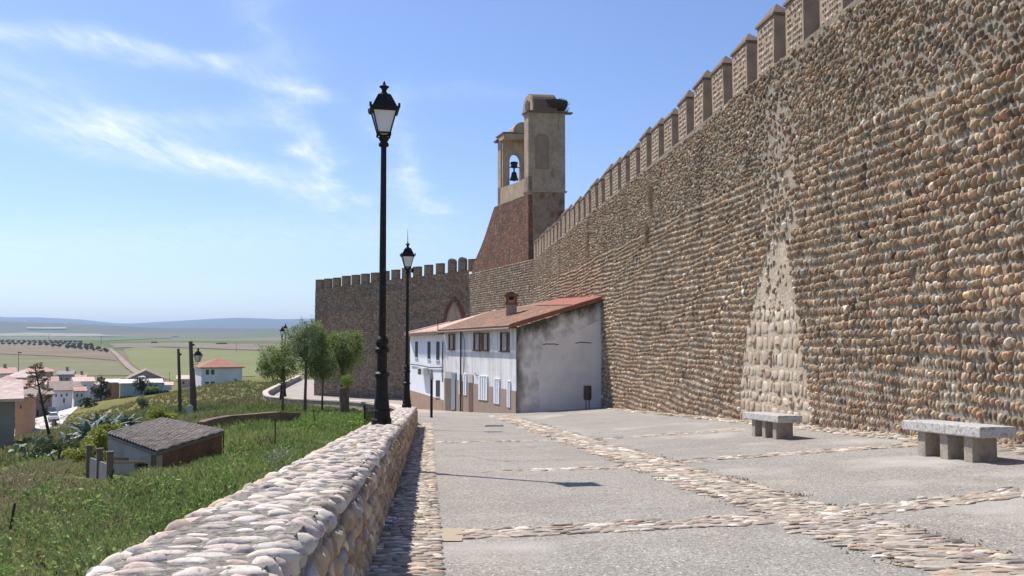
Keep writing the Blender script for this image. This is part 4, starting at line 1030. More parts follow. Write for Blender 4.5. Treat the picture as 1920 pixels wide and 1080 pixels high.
def stain(t, vec, cur, b):
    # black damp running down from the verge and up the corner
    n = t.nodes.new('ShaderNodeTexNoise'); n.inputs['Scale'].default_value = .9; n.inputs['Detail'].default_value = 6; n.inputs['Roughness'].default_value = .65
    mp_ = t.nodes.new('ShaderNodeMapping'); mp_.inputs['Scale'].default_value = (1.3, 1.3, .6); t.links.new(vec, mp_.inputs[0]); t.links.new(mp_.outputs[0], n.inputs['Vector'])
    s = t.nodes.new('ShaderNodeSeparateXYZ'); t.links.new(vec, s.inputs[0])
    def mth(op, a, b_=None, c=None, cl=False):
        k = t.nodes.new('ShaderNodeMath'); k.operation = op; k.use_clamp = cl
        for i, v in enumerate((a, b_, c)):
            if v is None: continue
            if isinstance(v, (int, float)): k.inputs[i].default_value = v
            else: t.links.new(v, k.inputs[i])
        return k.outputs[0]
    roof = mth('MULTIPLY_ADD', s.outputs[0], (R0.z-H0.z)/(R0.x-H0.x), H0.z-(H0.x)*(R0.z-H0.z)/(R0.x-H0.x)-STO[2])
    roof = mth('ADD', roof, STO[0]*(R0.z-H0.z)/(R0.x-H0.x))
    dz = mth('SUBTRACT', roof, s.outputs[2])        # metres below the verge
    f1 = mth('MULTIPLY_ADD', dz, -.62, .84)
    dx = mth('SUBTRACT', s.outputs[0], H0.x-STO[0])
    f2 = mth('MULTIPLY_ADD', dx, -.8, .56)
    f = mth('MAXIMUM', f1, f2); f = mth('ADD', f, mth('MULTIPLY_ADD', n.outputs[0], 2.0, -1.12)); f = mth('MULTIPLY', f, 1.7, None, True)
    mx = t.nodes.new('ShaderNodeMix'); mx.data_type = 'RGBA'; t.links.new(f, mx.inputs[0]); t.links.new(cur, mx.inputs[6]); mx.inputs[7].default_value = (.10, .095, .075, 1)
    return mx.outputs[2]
STO = hs.location.copy()
mgab = mat('stained_gable', (.80, .765, .72), .9, noise=[(1.5, (.50, .47, .43), .45, .7), (.8, (.42, .38, .32), .5, .66, (1, 1, .5))], bump=[(5, .3, .03)], extra=stain)
mbase = mat('brown_plinth', (.345, .265, .205), .9, noise=[(1.5, (.28, .21, .16), .4, .7, (1, 1, .4))], bump=[(6, .2, .02)])
def G0(p): return G(p.x, p.y)
E1b = b_at(833)
pA, pB = fx(0), fx(E1b); zE0 = H0.z-.12; E1z = P(833, 624, pB.y).z
bk0 = Vector((wallX(48.5)+.2, 48.5, 0)); bk1 = Vector((wallX(66)+.2, 66, 0))
mb = MB(); bot = -5.9
# facade wall (left) and gable (front) as separate parts
def qd(a, b, z0a, z0b, z1a, z1b, th, nn):
    a0 = Vector((a.x, a.y, z0a)); b0 = Vector((b.x, b.y, z0b)); b1_ = Vector((b.x, b.y, z1b)); a1_ = Vector((a.x, a.y, z1a)); off = nn*-th
    return [a0, b0, b1_, a1_], off
pl, off = qd(pA, pB, bot, bot-1, zE0, E1z, .3, nF); mb.slab(pl, off); part(mb, 'wall', mwh, hs)
gA = pA+Vector((0, 0, 0)); gB = Vector((bk0.x, bk0.y, 0)); gd = (gB-gA).normalized(); gn = Vector((gd.y, -gd.x, 0))
mb = MB(); mb.slab([(gA.x, gA.y-.004, bot), (gB.x, gB.y, bot), (gB.x, gB.y, R0.z-.12), (gA.x, gA.y-.004, zE0)], gn*-.3); part(mb, 'gable_wall', mgab, hs)
def gpt(px, py, o=0):
    a = (px-960)/F; s = (a*gA.y-gA.x)/(gd.x-a*gd.y); p = gA+gd*s+gn*o; v = P(px, py, p.y); return Vector((p.x, p.y, v.z))
mpan = mat('grey_render_panel', (.82, .785, .74), .9, noise=[(.9, (.70, .66, .61), .42, .7), (2.5, (.76, .72, .67), .5, .7, (3, 3, .3)), (1.2, (.50, .46, .41), .66, .82)], bump=[(4, .15, .02)], extra=stain)
mb = MB(); mb.slab([gpt(1012, 775, .035), gpt(1126, 772, .035), gpt(1126, 600, .035), gpt(1098, 612, .035), gpt(1060, 632, .035), gpt(1018, 642, .035), gpt(1010, 700, .035)], gn*-.05); part(mb, 'render_panel', mpan, hs)
mcrk = mat('crack_shadow', (.05, .045, .04), 1); mb = MB()
for x0, x1, y in ((1016, 1048, 645), (1077, 1110, 642)):
    mb = MB()
    pts = [(x0+(x1-x0)*k/8, y+(-.8 if 1 < k < 7 else .5)+random.uniform(-.4, .4)) for k in range(9)]
    mb.slab([gpt(a, b, .045) for a, b in pts]+[gpt(a, b+(1.6 if 0 < i < 8 else .4), .045) for i, (a, b) in list(enumerate(pts))[::-1]], gn*-.03)
    part(mb, 'wall_crack', mcrk, hs)
# plinth: brown dado whose top falls towards the camera, with notches for the shutters
mb = MB(); dtop = [(834, 709), (856, 712), (889, 719), (928, 726), (968.0, 733.5)]
def slabf(mbx, pts, o=.03, th=.05):
    mbx.slab([fpt(x, y, o) for x, y in pts], nF*-th)
slabf(mb, [(x, y) for x, y in dtop]+[(968, 778), (834, 790)], .03, .05); part(mb, 'plinth', mbase, hs)
mwood = mat('grey_shutter_paint', (.60, .62, .66), .6, noise=[(5, (.45, .46, .48), .5, .7, (3, 3, .3))])
mdark = mat('dark_opening', (.035, .03, .028), .6)
mrust = mat('peeling_brown_wood', (.20, .085, .04), .7, noise=[(6, (.48, .36, .26), .55, .7, (2, 2, .6))])
def opening(px0, px1, yt0, yt1, yb0, yb1, name, m, par, o=.045, th=.08, frame=None, fname='frame', label=None, sill=None, grow=1.2):
    if frame:
        f = MB(); g = grow
        for pts in ([(px0-g, yt0-g), (px1+g, yt1-g), (px1+g, yt1+.3), (px0-g, yt0+.3)], [(px0-g, yb0-.3), (px1+g, yb1-.3), (px1+g, yb1+g), (px0-g, yb0+g)],
                    [(px0-g, yt0+.3), (px0+.2, yt0+.3), (px0+.2, yb0-.3), (px0-g, yb0-.3)], [(px1-.2, yt1+.3), (px1+g, yt1+.3), (px1+g, yb1-.3), (px1-.2, yb1-.3)]):
            slabf(f, pts, o+.03, th+.03)
    b = MB(); slabf(b, [(px0, yt0), (px1, yt1), (px1, yb1), (px0, yb0)], o, th); w_ = part(b, name, m, par)
    if frame: part(f, fname, frame, w_)
    return w_
mshade = mat('faded_shutter', (.42, .38, .34), .7, noise=[(4, (.3, .2, .13), .5, .7, (3, 3, 1))])
for (x0, x1, y0, y1) in ((843, 853, 627, 655), (889.5, 902.5, 625, 657), (906, 917, 625, 657), (939.5, 955, 624, 659)):
    w_ = opening(x0, x1, y0, y0, y1-.5, y1+.5, 'window', mdark, hs, frame=mrust, o=.02, grow=.9)
    b = MB(); wdx = (x1-x0)
    slabf(b, [(x0+.25*wdx, y0+1), (x0+.72*wdx, y0+1), (x0+.72*wdx, y1-1), (x0+.25*wdx, y1-1)], .05, .04); part(b, 'shutter', mshade, w_)
    b = MB(); slabf(b, [(x0-1, y1-1), (x1+1, y1), (x1+1, y1+2), (x0-1, y1+1)], .12, .1); part(b, 'sill', mrust, w_)
ww = mat('white_board_shutter', (.74, .76, .80), .6, noise=[(5, (.62, .64, .68), .5, .7)])
for (x0, x1, y0, y1) in ((899, 915.5, 704, 749), (927.5, 938, 709, 756), (952.5, 958, 713, 762.5), (862.5, 866.5, 700, 738), (871, 876.5, 700, 740)):
    b = MB(); s = (y1-y0)*.03; slabf(b, [(x0, y0), (x1, y0+s), (x1, y1+s*1.4), (x0, y1)], .075, .08); w_ = part(b, 'ground_floor_shutter', ww, hs)
    b = MB(); n_s = 3 if x1-x0 > 12 else (2 if x1-x0 > 8 else 1)
    for k in range(1, n_s+1):
        xm = x0+(x1-x0)*k/(n_s+1); slabf(b, [(xm-.35, y0+2), (xm+.35, y0+2), (xm+.35, y1-1), (xm-.35, y1-1)], .082, .02)
        slabf(b, [(xm+1.2, y0+2), (xm+2, y0+2), (xm+2, y0+4), (xm+1.2, y0+4)], .084, .02)
    part(b, 'shutter_joint', mat('joint_shadow', (.16, .17, .2), .8), w_)
# door recess with open blue door, second door
b = MB(); slabf(b, [(836.5, 696), (857, 699), (857, 770), (836.5, 771)], .036, .05); dr = part(b, 'door', mat('brown_door', (.17, .12, .09), .7, noise=[(2, (.13, .09, .07), .4, .7)]), hs)
b = MB(); slabf(b, [(836.5, 696), (857, 699), (857, 711.5), (836.5, 709)], .05, .03); part(b, 'door_lintel', mat('lintel_grey', (.42, .40, .39), .9), dr)
b = MB(); slabf(b, [(849, 699), (856, 700), (856, 768), (849, 769)], .09, .04); part(b, 'door_leaf', mat('blue_grey_door', (.22, .27, .33), .6), dr)
b = MB(); slabf(b, [(880.5, 702), (888, 703), (888, 771.5), (880.5, 771)], .05, .06); dr = part(b, 'door', mat('brown_door_b', (.15, .10, .08), .7), hs)
b = MB(); slabf(b, [(880.5, 702), (888, 703), (888, 718), (880.5, 717)], .055, .02); part(b, 'door_lintel', mat('lintel_pale', (.45, .42, .40), .9), dr)
b = MB(); pts = [fpt(867.5, y, .12) for y in (621, 640, 700, 771)]; b.tube(pts, .055, 8); part(b, 'drainpipe', mat('dark_pipe', (.06, .055, .05), .6), hs)
b = MB(); b.tube([fpt(x, y, .06) for x, y in ((870, 627), (873, 640), (873.5, 668), (872, 698))], .018, 5); part(b, 'cable', M['black'], hs); b = MB(); b.tube([fpt(x, y, .06) for x, y in ((892, 699), (895, 704), (900, 704))], .02, 5); part(b, 'cable', M['black'], hs)
# roof
mtile = mat('clay_tiles', (.33, .175, .115), .9, noise=[(.8, (.20, .14, .10), .40, .64), (7, (.46, .29, .20), .52, .7), (14, (.13, .11, .07), .58, .7)], bump=[(10, .5, .04)])
mred = mat('new_red_tiles', (.33, .115, .075), .85, noise=[(5, (.42, .2, .13), .5, .7), (1.5, (.22, .11, .08), .45, .65)], bump=[(9, .5, .04)])
e0 = Vector((H0.x, H0.y, H0.z))+nF*.40-fd*.25; eM = fx(E1b)+nF*.40; e1 = Vector((eM.x, eM.y, P(833, 619.5, eM.y).z))
r0 = Vector((bk0.x, bk0.y-.25, R0.z+.03)); r1 = P(1047, 562, 66); r1 = Vector((wallX(66), 66, r1.z)); rm = P(918, 585.5, 63.5); rm2 = P(844, 609, 64)
def roofsheet(mbx, c, nu, nv, amp, th=.12):
    """rounded tile rows running down the slope; c = eave a, eave b, ridge b, ridge a"""
    ea, eb, rb, ra = [Vector(v) for v in c]; vs = []; per = 6; NU = nu*per
    for j in range(nv+1):
        for i in range(NU+1):
            u = i/NU; v = j/nv; p = (ea.lerp(eb, u)).lerp(ra.lerp(rb, u), v); z = amp*abs(math.sin(math.pi*u*nu))+.02*((j % 2))+random.uniform(0, .012)
            vs.append((p.x, p.y, p.z+z))
    fs = [(j*(NU+1)+i, j*(NU+1)+i+1, (j+1)*(NU+1)+i+1, (j+1)*(NU+1)+i) for j in range(nv) for i in range(NU)]
    mbx.add(vs, fs); mbx.slab([ea-Vector((0, 0, .01)), eb-Vector((0, 0, .01)), rb-Vector((0, 0, .01)), ra-Vector((0, 0, .01))], (0, 0, -th))
mb = MB(); roofsheet(mb, (e0, e1, rm, r0.lerp(r1, .0)), 52, 34, .07); 
mb.slab([r0, r1, rm], (0, 0, -.1)); mb.add([r0+Vector((0, 0, .05)), r1+Vector((0, 0, .05)), rm+Vector((0, 0, .05))], [(0, 1, 2)])
rf = part(mb, 'roof', mtile, hs)
mb = MB()
for i in range(46):
    u = i/46; a = r0.lerp(r1, u); b = r0.lerp(r1, (i+.9)/46); mb.tube([a+Vector((-.08, 0, .07)), b+Vector((-.08, 0, .05))], [.15, .12], 8)
part(mb, 'ridge_tile', mred, rf)
mb = MB()
for k in range(9): 
    a = e0.lerp(r0, .60+.04*k); b = e0.lerp(r0, .60+.04*(k+1)); bb = e1.lerp(rm, min(1, .3+.09*k))
roofq = [r0.lerp(e0, .42), r0, r1, r1.lerp(rm, .35)]
mb.slab([p+Vector((0, 0, .10)) for p in (r0.lerp(e0, .34), r0, r1, r0.lerp(e0, .12).lerp(rm, .5))], (0, 0, .03)); part(mb, 'red_tile_patch', mred, rf)
mb = MB(); n_t = 44       # verge and eave tiles
for i in range(n_t):
    a = e0.lerp(r0, i/n_t); b = e0.lerp(r0, (i+.92)/n_t); mb.tube([a+Vector((0, -.03, .03)), b+Vector((0, -.03, .05))], [.11, .085], 7)
part(mb, 'verge_tile', mred, rf)
mb = MB(); n_t = 56
for i in range(n_t):
    a = e0.lerp(e1, (i+.5)/n_t); d = ((r0-e0).normalized()); mb.tube([a-d*.12, a+d*.2], [.085, .07], 7)
part(mb, 'eave_tile', mat('eave_clay', (.40, .22, .15), .9, noise=[(3, (.26, .17, .12), .45, .6)]), rf)
mb = MB(); mb.tube([e0+nF*.1+Vector((0, 0, -.14)), e1+nF*.1+Vector((0, 0, -.12))], .055, 7); part(mb, 'gutter', mat('gutter_zinc', (.25, .2, .17), .6), rf)
# chimney
cY = 54.5; c0 = P(959, 597, cY); mb = MB(); mb.box((c0.x, c0.y, c0.z+.25), (.66, .66, 1.75)); mch = mat('chimney_render', (.36, .30, .25), .9, noise=[(3, (.28, .23, .19), .4, .7)]); ch = part(mb, 'chimney', mch, rf)
zc = P(959, 570, cY).z; mb = MB(); mb.box((c0.x, c0.y, zc), (.82, .82, .10)); 
for i, j in ((-1, -1), (1, -1), (1, 1), (-1, 1)): mb.box((c0.x+i*.26, c0.y+j*.26, zc+.26), (.18, .18, .44))
mb.box((c0.x, c0.y, zc+.5), (.86, .86, .08)); part(mb, 'chimney_pot', mat('chimney_brick', (.30, .11, .06), .9, noise=[(8, (.2, .09, .06), .4, .7)]), ch)
mb = MB(); zz = zc+.54; x, y = c0.x, c0.y; mb.add([(x-.46, y-.46, zz), (x+.46, y-.46, zz), (x+.46, y+.46, zz), (x-.46, y+.46, zz), (x, y-.46, zz+.22), (x, y+.46, zz+.22)], [(3, 2, 1, 0), (0, 1, 4), (2, 3, 5), (1, 2, 5, 4), (3, 0, 4, 5)]); part(mb, 'chimney_cap', M['brick_old'], ch)
mb = MB(); mb.box((c0.x, c0.y, zc+.26), (.3, .3, .42)); part(mb, 'flue', mdark, ch)
# ---- white house beyond
wh = empty('village_house', (fx(E1b+4).x+2, fx(E1b+4).y, -5.5), 'bright white smaller house with pink tiles and air conditioner, next to the grimy one', 'house')
Wb = b_at(769.5); wA, wB = fx(E1b), fx(Wb); o2 = nF*.0
mwhite = mat('fresh_whitewash', (.82, .83, .86), .85, noise=[(2, (.76, .77, .82), .5, .7)], bump=[(4, .15, .02)])
zW0 = P(833, 627, wA.y).z; zW1 = P(769, 630, wB.y).z
mb = MB(); mb.slab([(wA.x, wA.y+.01, -7), (wB.x, wB.y, -7.5), (wB.x, wB.y, zW1), (wA.x, wA.y+.01, zW0)], nF*-6); part(mb, 'wall', mwhite, wh)
mb = MB(); slabf(mb, [(832.2, 750), (769.2, 731), (769.2, 785), (832.2, 785)], .035, .05); part(mb, 'plinth', mat('pink_brown_plinth', (.40, .27, .20), .9, noise=[(1.5, (.32, .22, .17), .4, .7)]), wh)
for (x0, x1, y0, y1) in ((779, 784, 640.5, 670), (802, 807.5, 640.5, 673), (818.5, 824.5, 640.5, 675), (818, 825.5, 713, 744)):
    w_ = opening(x0, x1, y0, y0, y1, y1, 'window', mdark, wh, o=.012, th=.03)
    b = MB(); slabf(b, [(x0-.5, y1), (x1+.5, y1), (x1+.5, y1+1.5), (x0-.5, y1+1.5)], .09, .1); part(b, 'sill', mat('sill_white', (.7, .7, .7), .8), w_)
b = MB(); slabf(b, [(794, 689), (805.5, 690), (805.5, 703), (794, 702)], .45, .38); ac = part(b, 'air_conditioner', mat('ac_casing', (.62, .62, .60), .5), wh)
b = MB(); slabf(b, [(796, 691), (801, 691.5), (801, 701.5), (796, 701)], .47, .03); part(b, 'fan_grille', mdark, ac)
b = MB(); b.tube([fpt(x, y, .08) for x, y in ((772, 683), (790, 685), (808, 689), (831, 689))], .035, 5); part(b, 'cable', M['black'], wh); b = MB(); b.tube([fpt(x, y, .06) for x, y in ((832, 640), (831, 700), (832, 716))], .035, 5); part(b, 'cable', M['black'], wh)
mpt = mat('pale_pink_tiles', (.58, .39, .31), .9, noise=[(4, (.42, .26, .19), .48, .66), (1, (.66, .5, .42), .5, .7)], bump=[(8, .5, .04)])
a0_ = Vector((wA.x, wA.y, P(834, 623, wA.y).z))+nF*.48; a1_ = P(766.5, 627.5, wB.y); a1_ = Vector((wB.x, wB.y, a1_.z))+nF*.46-fd*.3
t0_ = P(930, 582, 67); t1_ = P(843, 606.5, 84)
mb = MB(); roofsheet(mb, (a0_, a1_, t1_, t0_), 22, 14, .07); rf2 = part(mb, 'roof', mpt, wh)
mb = MB()
for i in range(26):
    a = a0_.lerp(a1_, (i+.5)/26); d = (t0_-a0_).normalized(); mb.tube([a-d*.1, a+d*.2], [.12, .1], 7)
part(mb, 'eave_tile', mpt, rf2)
mb = MB(); mb.tube([a1_.lerp(t1_, k/10)+Vector((0, 0, .08)) for k in range(11)], .12, 7); part(mb, 'verge_tile', mpt, rf2)
p = P(821, 612, wA.y+1); mb = MB(); mb.tube([(p.x, p.y, p.z-.5), (p.x, p.y, p.z+.6)], .03, 5); part(mb, 'vent_pipe', M['black'], rf2)
# litter bin, post in front of the white house
p = hitG(1101, 768); r = empty('litter_bin', p, 'dark metal litter bin on a post before the stained gable wall', 'litter bin')
mb = MB(); mb.tube([(p.x-.06, p.y, p.z), (p.x-.06, p.y, p.z+.75)], .025, 6); mb.tube([(p.x+.1, p.y, p.z), (p.x+.1, p.y, p.z+.75)], .025, 6); part(mb, 'post', M['black'], r)
mbin = mat('bin_metal', (.055, .04, .04), .55, noise=[(6, (.09, .06, .055), .5, .7)])
mb = MB(); k = 1.28; mb.lathe((p.x+.02, p.y, p.z+.5), [(.17, 0), (.19, .03), (.205, .68), (.215, .70), (.215, .74), (.18, .745)], 16); part(mb, 'bin_body', mbin, r)
mb = MB()
for a in range(16): t = a*math.pi/8; mb.box((p.x+.02+.2*math.cos(t), p.y+.2*math.sin(t), p.z+.86), (.02, .02, .55), t)
part(mb, 'slats', mbin, r)
p = P(809, 772, 44); r = empty('metal_post', (p.x, p.y, G(p.x, p.y)), 'dark square metal post standing in the street in front of the white house', 'post')
mb = MB(); mb.box((p.x, p.y, (G(p.x, p.y)+P(809, 711, 44).z)/2), (.12, .12, P(809, 711, 44).z-G(p.x, p.y))); part(mb, 'shaft', M['black'], r)
mb = MB(); z0 = P(809, 711, 44).z; mb.prism([(p.x-.09, p.y-.09, z0), (p.x+.09, p.y-.09, z0), (p.x+.09, p.y+.09, z0), (p.x-.09, p.y+.09, z0)], [(p.x-.04, p.y-.09, z0+.5), (p.x+.04, p.y-.09, z0+.5), (p.x+.04, p.y+.09, z0+.5), (p.x-.04, p.y+.09, z0+.5)]); part(mb, 'signal_head', mat('grey_enamel', (.35, .36, .38), .5), r)
# ------------------------------------------------------------ vegetation helpers
mleaf = mat('foliage', (1, 1, 1), .6, vcol=True, spec=.25, trans=.35)
mbark = mat('bark', (.14, .10, .07), .95, noise=[(6, (.22, .17, .12), .5, .7, (1, 1, .25))], bump=[(14, .8, .03)])
mgrass = mat('grass_blades', (1, 1, 1), .7, vcol=True, spec=.2, trans=.3)
def unit(m):
    v = rng.normal(0, 1, (m, 3)); return v/np.linalg.norm(v, axis=1)[:, None]
def leaves(mb, Pn, size, col, asp=.55, up=0.0, jit=.18):
    m = len(Pn); a = unit(m); a[:, 2] += up; a /= np.linalg.norm(a, axis=1)[:, None]; b = np.cross(a, unit(m)); b /= np.linalg.norm(b, axis=1)[:, None]
    s = (size*rng.uniform(.6, 1.35, m))[:, None]; h = a*s; w_ = b*s*asp
    V = np.stack([Pn-h*.5, Pn+w_*.5, Pn+h*.5, Pn-w_*.5], 1).reshape(-1, 3)
    Q = np.arange(m*4).reshape(m, 4); c = np.array(col) if np.ndim(col) == 2 else tile(col, m)
    c = np.clip(c*(1+rng.normal(0, jit, (m, 1)))*(1+rng.normal(0, .05, (m, 3))), .004, .9)
    mb.bulk(V, Q, None, np.repeat(c, 4, 0))
def blobpts(c, r, n, shell=.55, gap=.35):
    d = unit(n); rad = rng.uniform(shell**2, 1, n)**.5; p = d*rad[:, None]
    k = fbm(p[:, 0]*4+c[0]*3, p[:, 1]*4+p[:, 2]*5+c[2], c[0]) > -gap*1.6+.0
    p = p[k | (rng.random(n) < .25)]
    return np.array(c)+p*np.array(r)
def tree(name, base, label, cat, blobs, trunk, leafc, lsize, dens_=1.0, group=None, asp=.5, lean=(0, 0)):
    r = empty(name, base, label, cat, group); x, y, z = base; h = trunk[1]
    mb = MB(); top = Vector((x+lean[0], y+lean[1], z+h))
    mb.tube([(x, y, z-.2), (x+lean[0]*.3, y+lean[1]*.3, z+h*.3), (x+lean[0]*.7+.03, y, z+h*.65), top], [trunk[0]*1.3, trunk[0], trunk[0]*.85, trunk[0]*.7], 8)
    for c, rr in blobs:
        c = Vector(c); mid = top.lerp(c, .5)+Vector((random.uniform(-.1, .1), random.uniform(-.1, .1), -.05)); mb.tube([top-Vector((0, 0, random.uniform(0, h*.25))), mid, c+Vector((0, 0, rr[2]*.4))], [trunk[0]*.6, trunk[0]*.35, trunk[0]*.12], 6)
        for k in range(4):
            d = Vector(unit(1)[0]); d.z = abs(d.z)*.6; mb.tube([mid, c+Vector((d.x*rr[0], d.y*rr[1], d.z*rr[2]))*.75], [trunk[0]*.22, trunk[0]*.06], 4, False)
    part(mb, 'trunk', mbark, r)
    mb = MB()
    for c, rr in blobs:
        n = int(dens_*(rr[0]*rr[1]*rr[2])**(2/3)/(lsize*lsize)*26); pts = blobpts(c, rr, n)
        k = 14; cl = unit(k)*rng.uniform(.75, 1.15, (k, 1))*np.array(rr)+np.array(c)      # ragged sprays outside the outline
        kc = max(8, n//34); cc_ = blobpts(c, rr, kc, .35, .5); pts = np.concatenate([pts[:n//5], np.repeat(cc_, 30, 0)+rng.normal(0, .085*min(1.6, rr[0])+.02, (len(cc_)*30, 3))])
        pts = np.concatenate([pts]+[cc+rng.normal(0, .10*rr[0]+.03, (max(4, n//60), 3)) for cc in cl])
        lc = np.array(leafc)[rng.choice(len(leafc), len(pts))]; leaves(mb, pts, lsize, lc, asp)
    part(mb, 'crown', mleaf, r)
    return r
# ------------------------------------------------------------ young trees beside the street
GL = [(.28, .36, .10), (.19, .26, .07), (.38, .44, .18), (.09, .13, .04)]
GD = [(.23, .31, .12), (.14, .20, .07), (.38, .45, .27)]
def tr(px, py, Y, blobs, label, tk, gl, ls=.10, dn=1.0, lean=(0, 0), base_dz=0):
    b = P(px, py, Y); b.z = Tz(b.x, b.y)
    bl = [((P(x, y, Y+dy)), (1.28*rx*Y/F, ry_*Y/F, 1.2*ry_*Y/F)) for x, y, rx, ry_, dy in blobs]
    ht = min(bb[0].z for bb in bl)-b.z+.1
    tree('street_tree', b, label, 'tree', [((c.x, c.y, c.z), r) for c, r in bl], (tk, max(.8, ht)), gl, ls, dn, 'young trees beside the lower street', lean=lean)
tr(530, 763, 57, [(505, 675, 20, 22, .4), (531, 690, 22, 24, -.3), (527, 662, 17, 18, 0), (515, 698, 20, 15, 0), (496, 690, 12, 14, .2)], 'small round young tree, leftmost of the trees beside the lower street', .08, GL)
tr(572, 761, 58, [(553, 640, 18, 24, .3), (566, 622, 19, 17, -.2), (577, 650, 18, 26, 0), (560, 668, 22, 18, 0), (586, 618, 13, 15, .2)], 'tall pale green young tree, second from the left beside the lower street', .10, GD)
tr(604, 763, 59, [(594, 625, 12, 22, 0), (600, 655, 14, 26, .3), (598, 685, 22, 20, 0), (612, 695, 16, 18, 0), (588, 665, 18, 22, .3), (580, 690, 16, 16, -.3), (606, 640, 12, 18, .2)], 'slender young tree with narrow crown, third from the left by the street', .07, GL)
tr(640, 758, 61, [(632, 655, 24, 26, .5), (652, 645, 22, 24, -.4), (662, 662, 20, 22, 0), (638, 688, 24, 20, .2), (626, 640, 14, 16, 0), (668, 640, 12, 16, 0), (655, 676, 16, 14, 0)], 'broad bushy tree with the widest crown beside the lower street', .12, GL)
p = P(645, 758, 52); p.z = Tz(p.x, p.y); r = empty('pollard_stump', p, 'thick cut tree stump with a tuft of fresh green sprouts in front of the parapet', 'tree stump')
mb = MB(); zt_ = P(645, 727, 52).z; mb.tube([(p.x, p.y, p.z-.3), (p.x+.02, p.y, (p.z+zt_)/2), (p.x-.02, p.y, zt_)], [.34, .28, .32], 10); part(mb, 'trunk', mbark, r)
mb = MB(); c = P(650, 714, 52); leaves(mb, blobpts((c.x, c.y, c.z), (.42, .42, .42), 900, .3), .09, np.array([(.20, .27, .05), (.26, .32, .09)])[rng.choice(2, 0) if False else 0]); part(mb, 'crown', mleaf, r)
# ------------------------------------------------------------ weeds and grass on the bank
gm = MB(); 
def grassfield(mb, X, Y, hgt, nb, bw, cols, dz=0.0, leafy=.5):
    m = len(X)
    if not m: return
    Z = TZ(X, Y)+dz
    n = m*nb; px = np.repeat(X, nb)+rng.normal(0, .085, n)*np.repeat(hgt/.3, nb); py = np.repeat(Y, nb)+rng.normal(0, .085, n)*np.repeat(hgt/.3, nb); pz_ = np.repeat(Z, nb)
    h = np.repeat(hgt, nb)*rng.uniform(.45, 1.15, n); a = rng.uniform(0, 6.28, n); ln = rng.uniform(.1, .55, n)*h; w_ = bw*rng.uniform(.6, 1.3, n)*np.repeat((.5+hgt), nb)
    b = rng.uniform(0, 6.28, n)
    dx, dy = np.cos(a)*ln, np.sin(a)*ln; wx, wy_ = np.cos(b)*w_/2, np.sin(b)*w_/2
    V = np.stack([np.stack([px-wx, py-wy_, pz_-.03], 1), np.stack([px+wx, py+wy_, pz_-.03], 1), np.stack([px+dx*.45+wx*.8, py+dy*.45+wy_*.8, pz_+h*.6], 1), np.stack([px+dx, py+dy, pz_+h], 1), ], 1)
    c = np.repeat(cols, nb, 0)*(1+rng.normal(0, .15, (n, 1))); mb.bulk(V.reshape(-1, 3), np.arange(n*4).reshape(n, 4), None, np.clip(np.repeat(c, 4, 0), .005, .8))
    # leafy stems
    k = int(n*leafy); s = rng.choice(n, k); f = rng.uniform(.25, 1.0, k)[:, None]
    Pn = V[s, 0]*(1-f)+V[s, 3]*f; leaves(mb, Pn, .055, np.clip(c[s]*1.1, .005, .8), .5, .3)
def samp(n, y0, y1, xl):
    Y = rng.uniform(y0, y1, n); xr = -.7-.0933*Y-.32; X = xr-rng.uniform(0, 1, n)**1.0*(xl(Y)); return X, Y
def wcols(X, Y):
    g = np.array((.215, .30, .085)); y_ = np.array((.40, .44, .15)); d = np.array((.38, .31, .19)); rd = np.array((.15, .095, .065))
    n1 = fbm(X*.5, Y*.5, 2); n2 = fbm(X*1.7, Y*1.3, 7)
    c = g+(y_-g)*np.clip(.25+.6*n1, 0, 1)[:, None]
    leftd = np.clip(fbm(X*.28+3, Y*.22, 5)-.1, 0, .8)+np.clip((-X-.28*Y-.8)/5, 0, .8)+np.clip(n2-.35, 0, 1)*.9; c = c+(d-c)*np.clip(leftd*rng.uniform(.3, 1.2, len(X)), 0, 1)[:, None]
    k = rng.random(len(X)) < .05; c[k] = rd; k = rng.random(len(X)) < .05; c[k] = (.32, .30, .16)
    return c
for n, y0, y1, wd, nb, bw, h0 in ((9000, 3, 13, lambda Y: .55*Y+3, 11, .022, .24), (15000, 13, 28, lambda Y: .52*Y+2, 9, .035, .30), (14000, 28, 62, lambda Y: .30*Y+4, 7, .06, .34)):
    X, Y = samp(n, y0, y1, wd); nn = fbm(X*.9, Y*.9, 11)
    h = h0*(.75+.45*np.clip(nn, -1, 1))+.04; h *= np.where(X < -.36*Y-1.5, .75, 1); h = np.where((Y > 25) & (Y < 37) & (X > -.3*Y), h*1.25, h)
    sh = ((Y > 21.5) & (Y < 27) & (X < -8) & (X > -12)) | ((Y > 17) & (Y < 22) & (X < -.42*Y) & (X > -.50*Y)) | ((Y > 35) & (Y < 41) & (X < -.22*Y) & (X > -.37*Y)); h = np.where(sh, h*.3, h); sh &= (Y > 21.5) & (Y < 27) & (X < -8.3) & (X > -11); X, Y, h = X[~sh], Y[~sh], h[~sh]
    grassfield(gm, X, Y, np.maximum(h, .06), nb, bw, wcols(X, Y))
gw = gm.build('grass', mgrass); setp(gw, 'wild green grass and weeds covering the bank below the low stone wall', 'grass', kind='stuff')
gm = MB(); n = 22000; Y = rng.uniform(45, 170, n); X = -rng.uniform(.15, .62, n)*Y; ok = (insideZone(X, Y) < -.6); X, Y = X[ok], Y[ok]
c = np.array((.28, .25, .12))+(np.array((.16, .22, .06))-np.array((.28, .25, .12)))*np.clip(.4+fbm(X*.08, Y*.08, 3)*.9, 0, 1)[:, None]
grassfield(gm, X, Y, rng.uniform(.15, .45, len(X)), 6, .14, c, leafy=.15)
setp(gm.build('meadow_grass', mgrass), 'drying meadow grass on the slope running down to the town street', 'grass', kind='stuff')
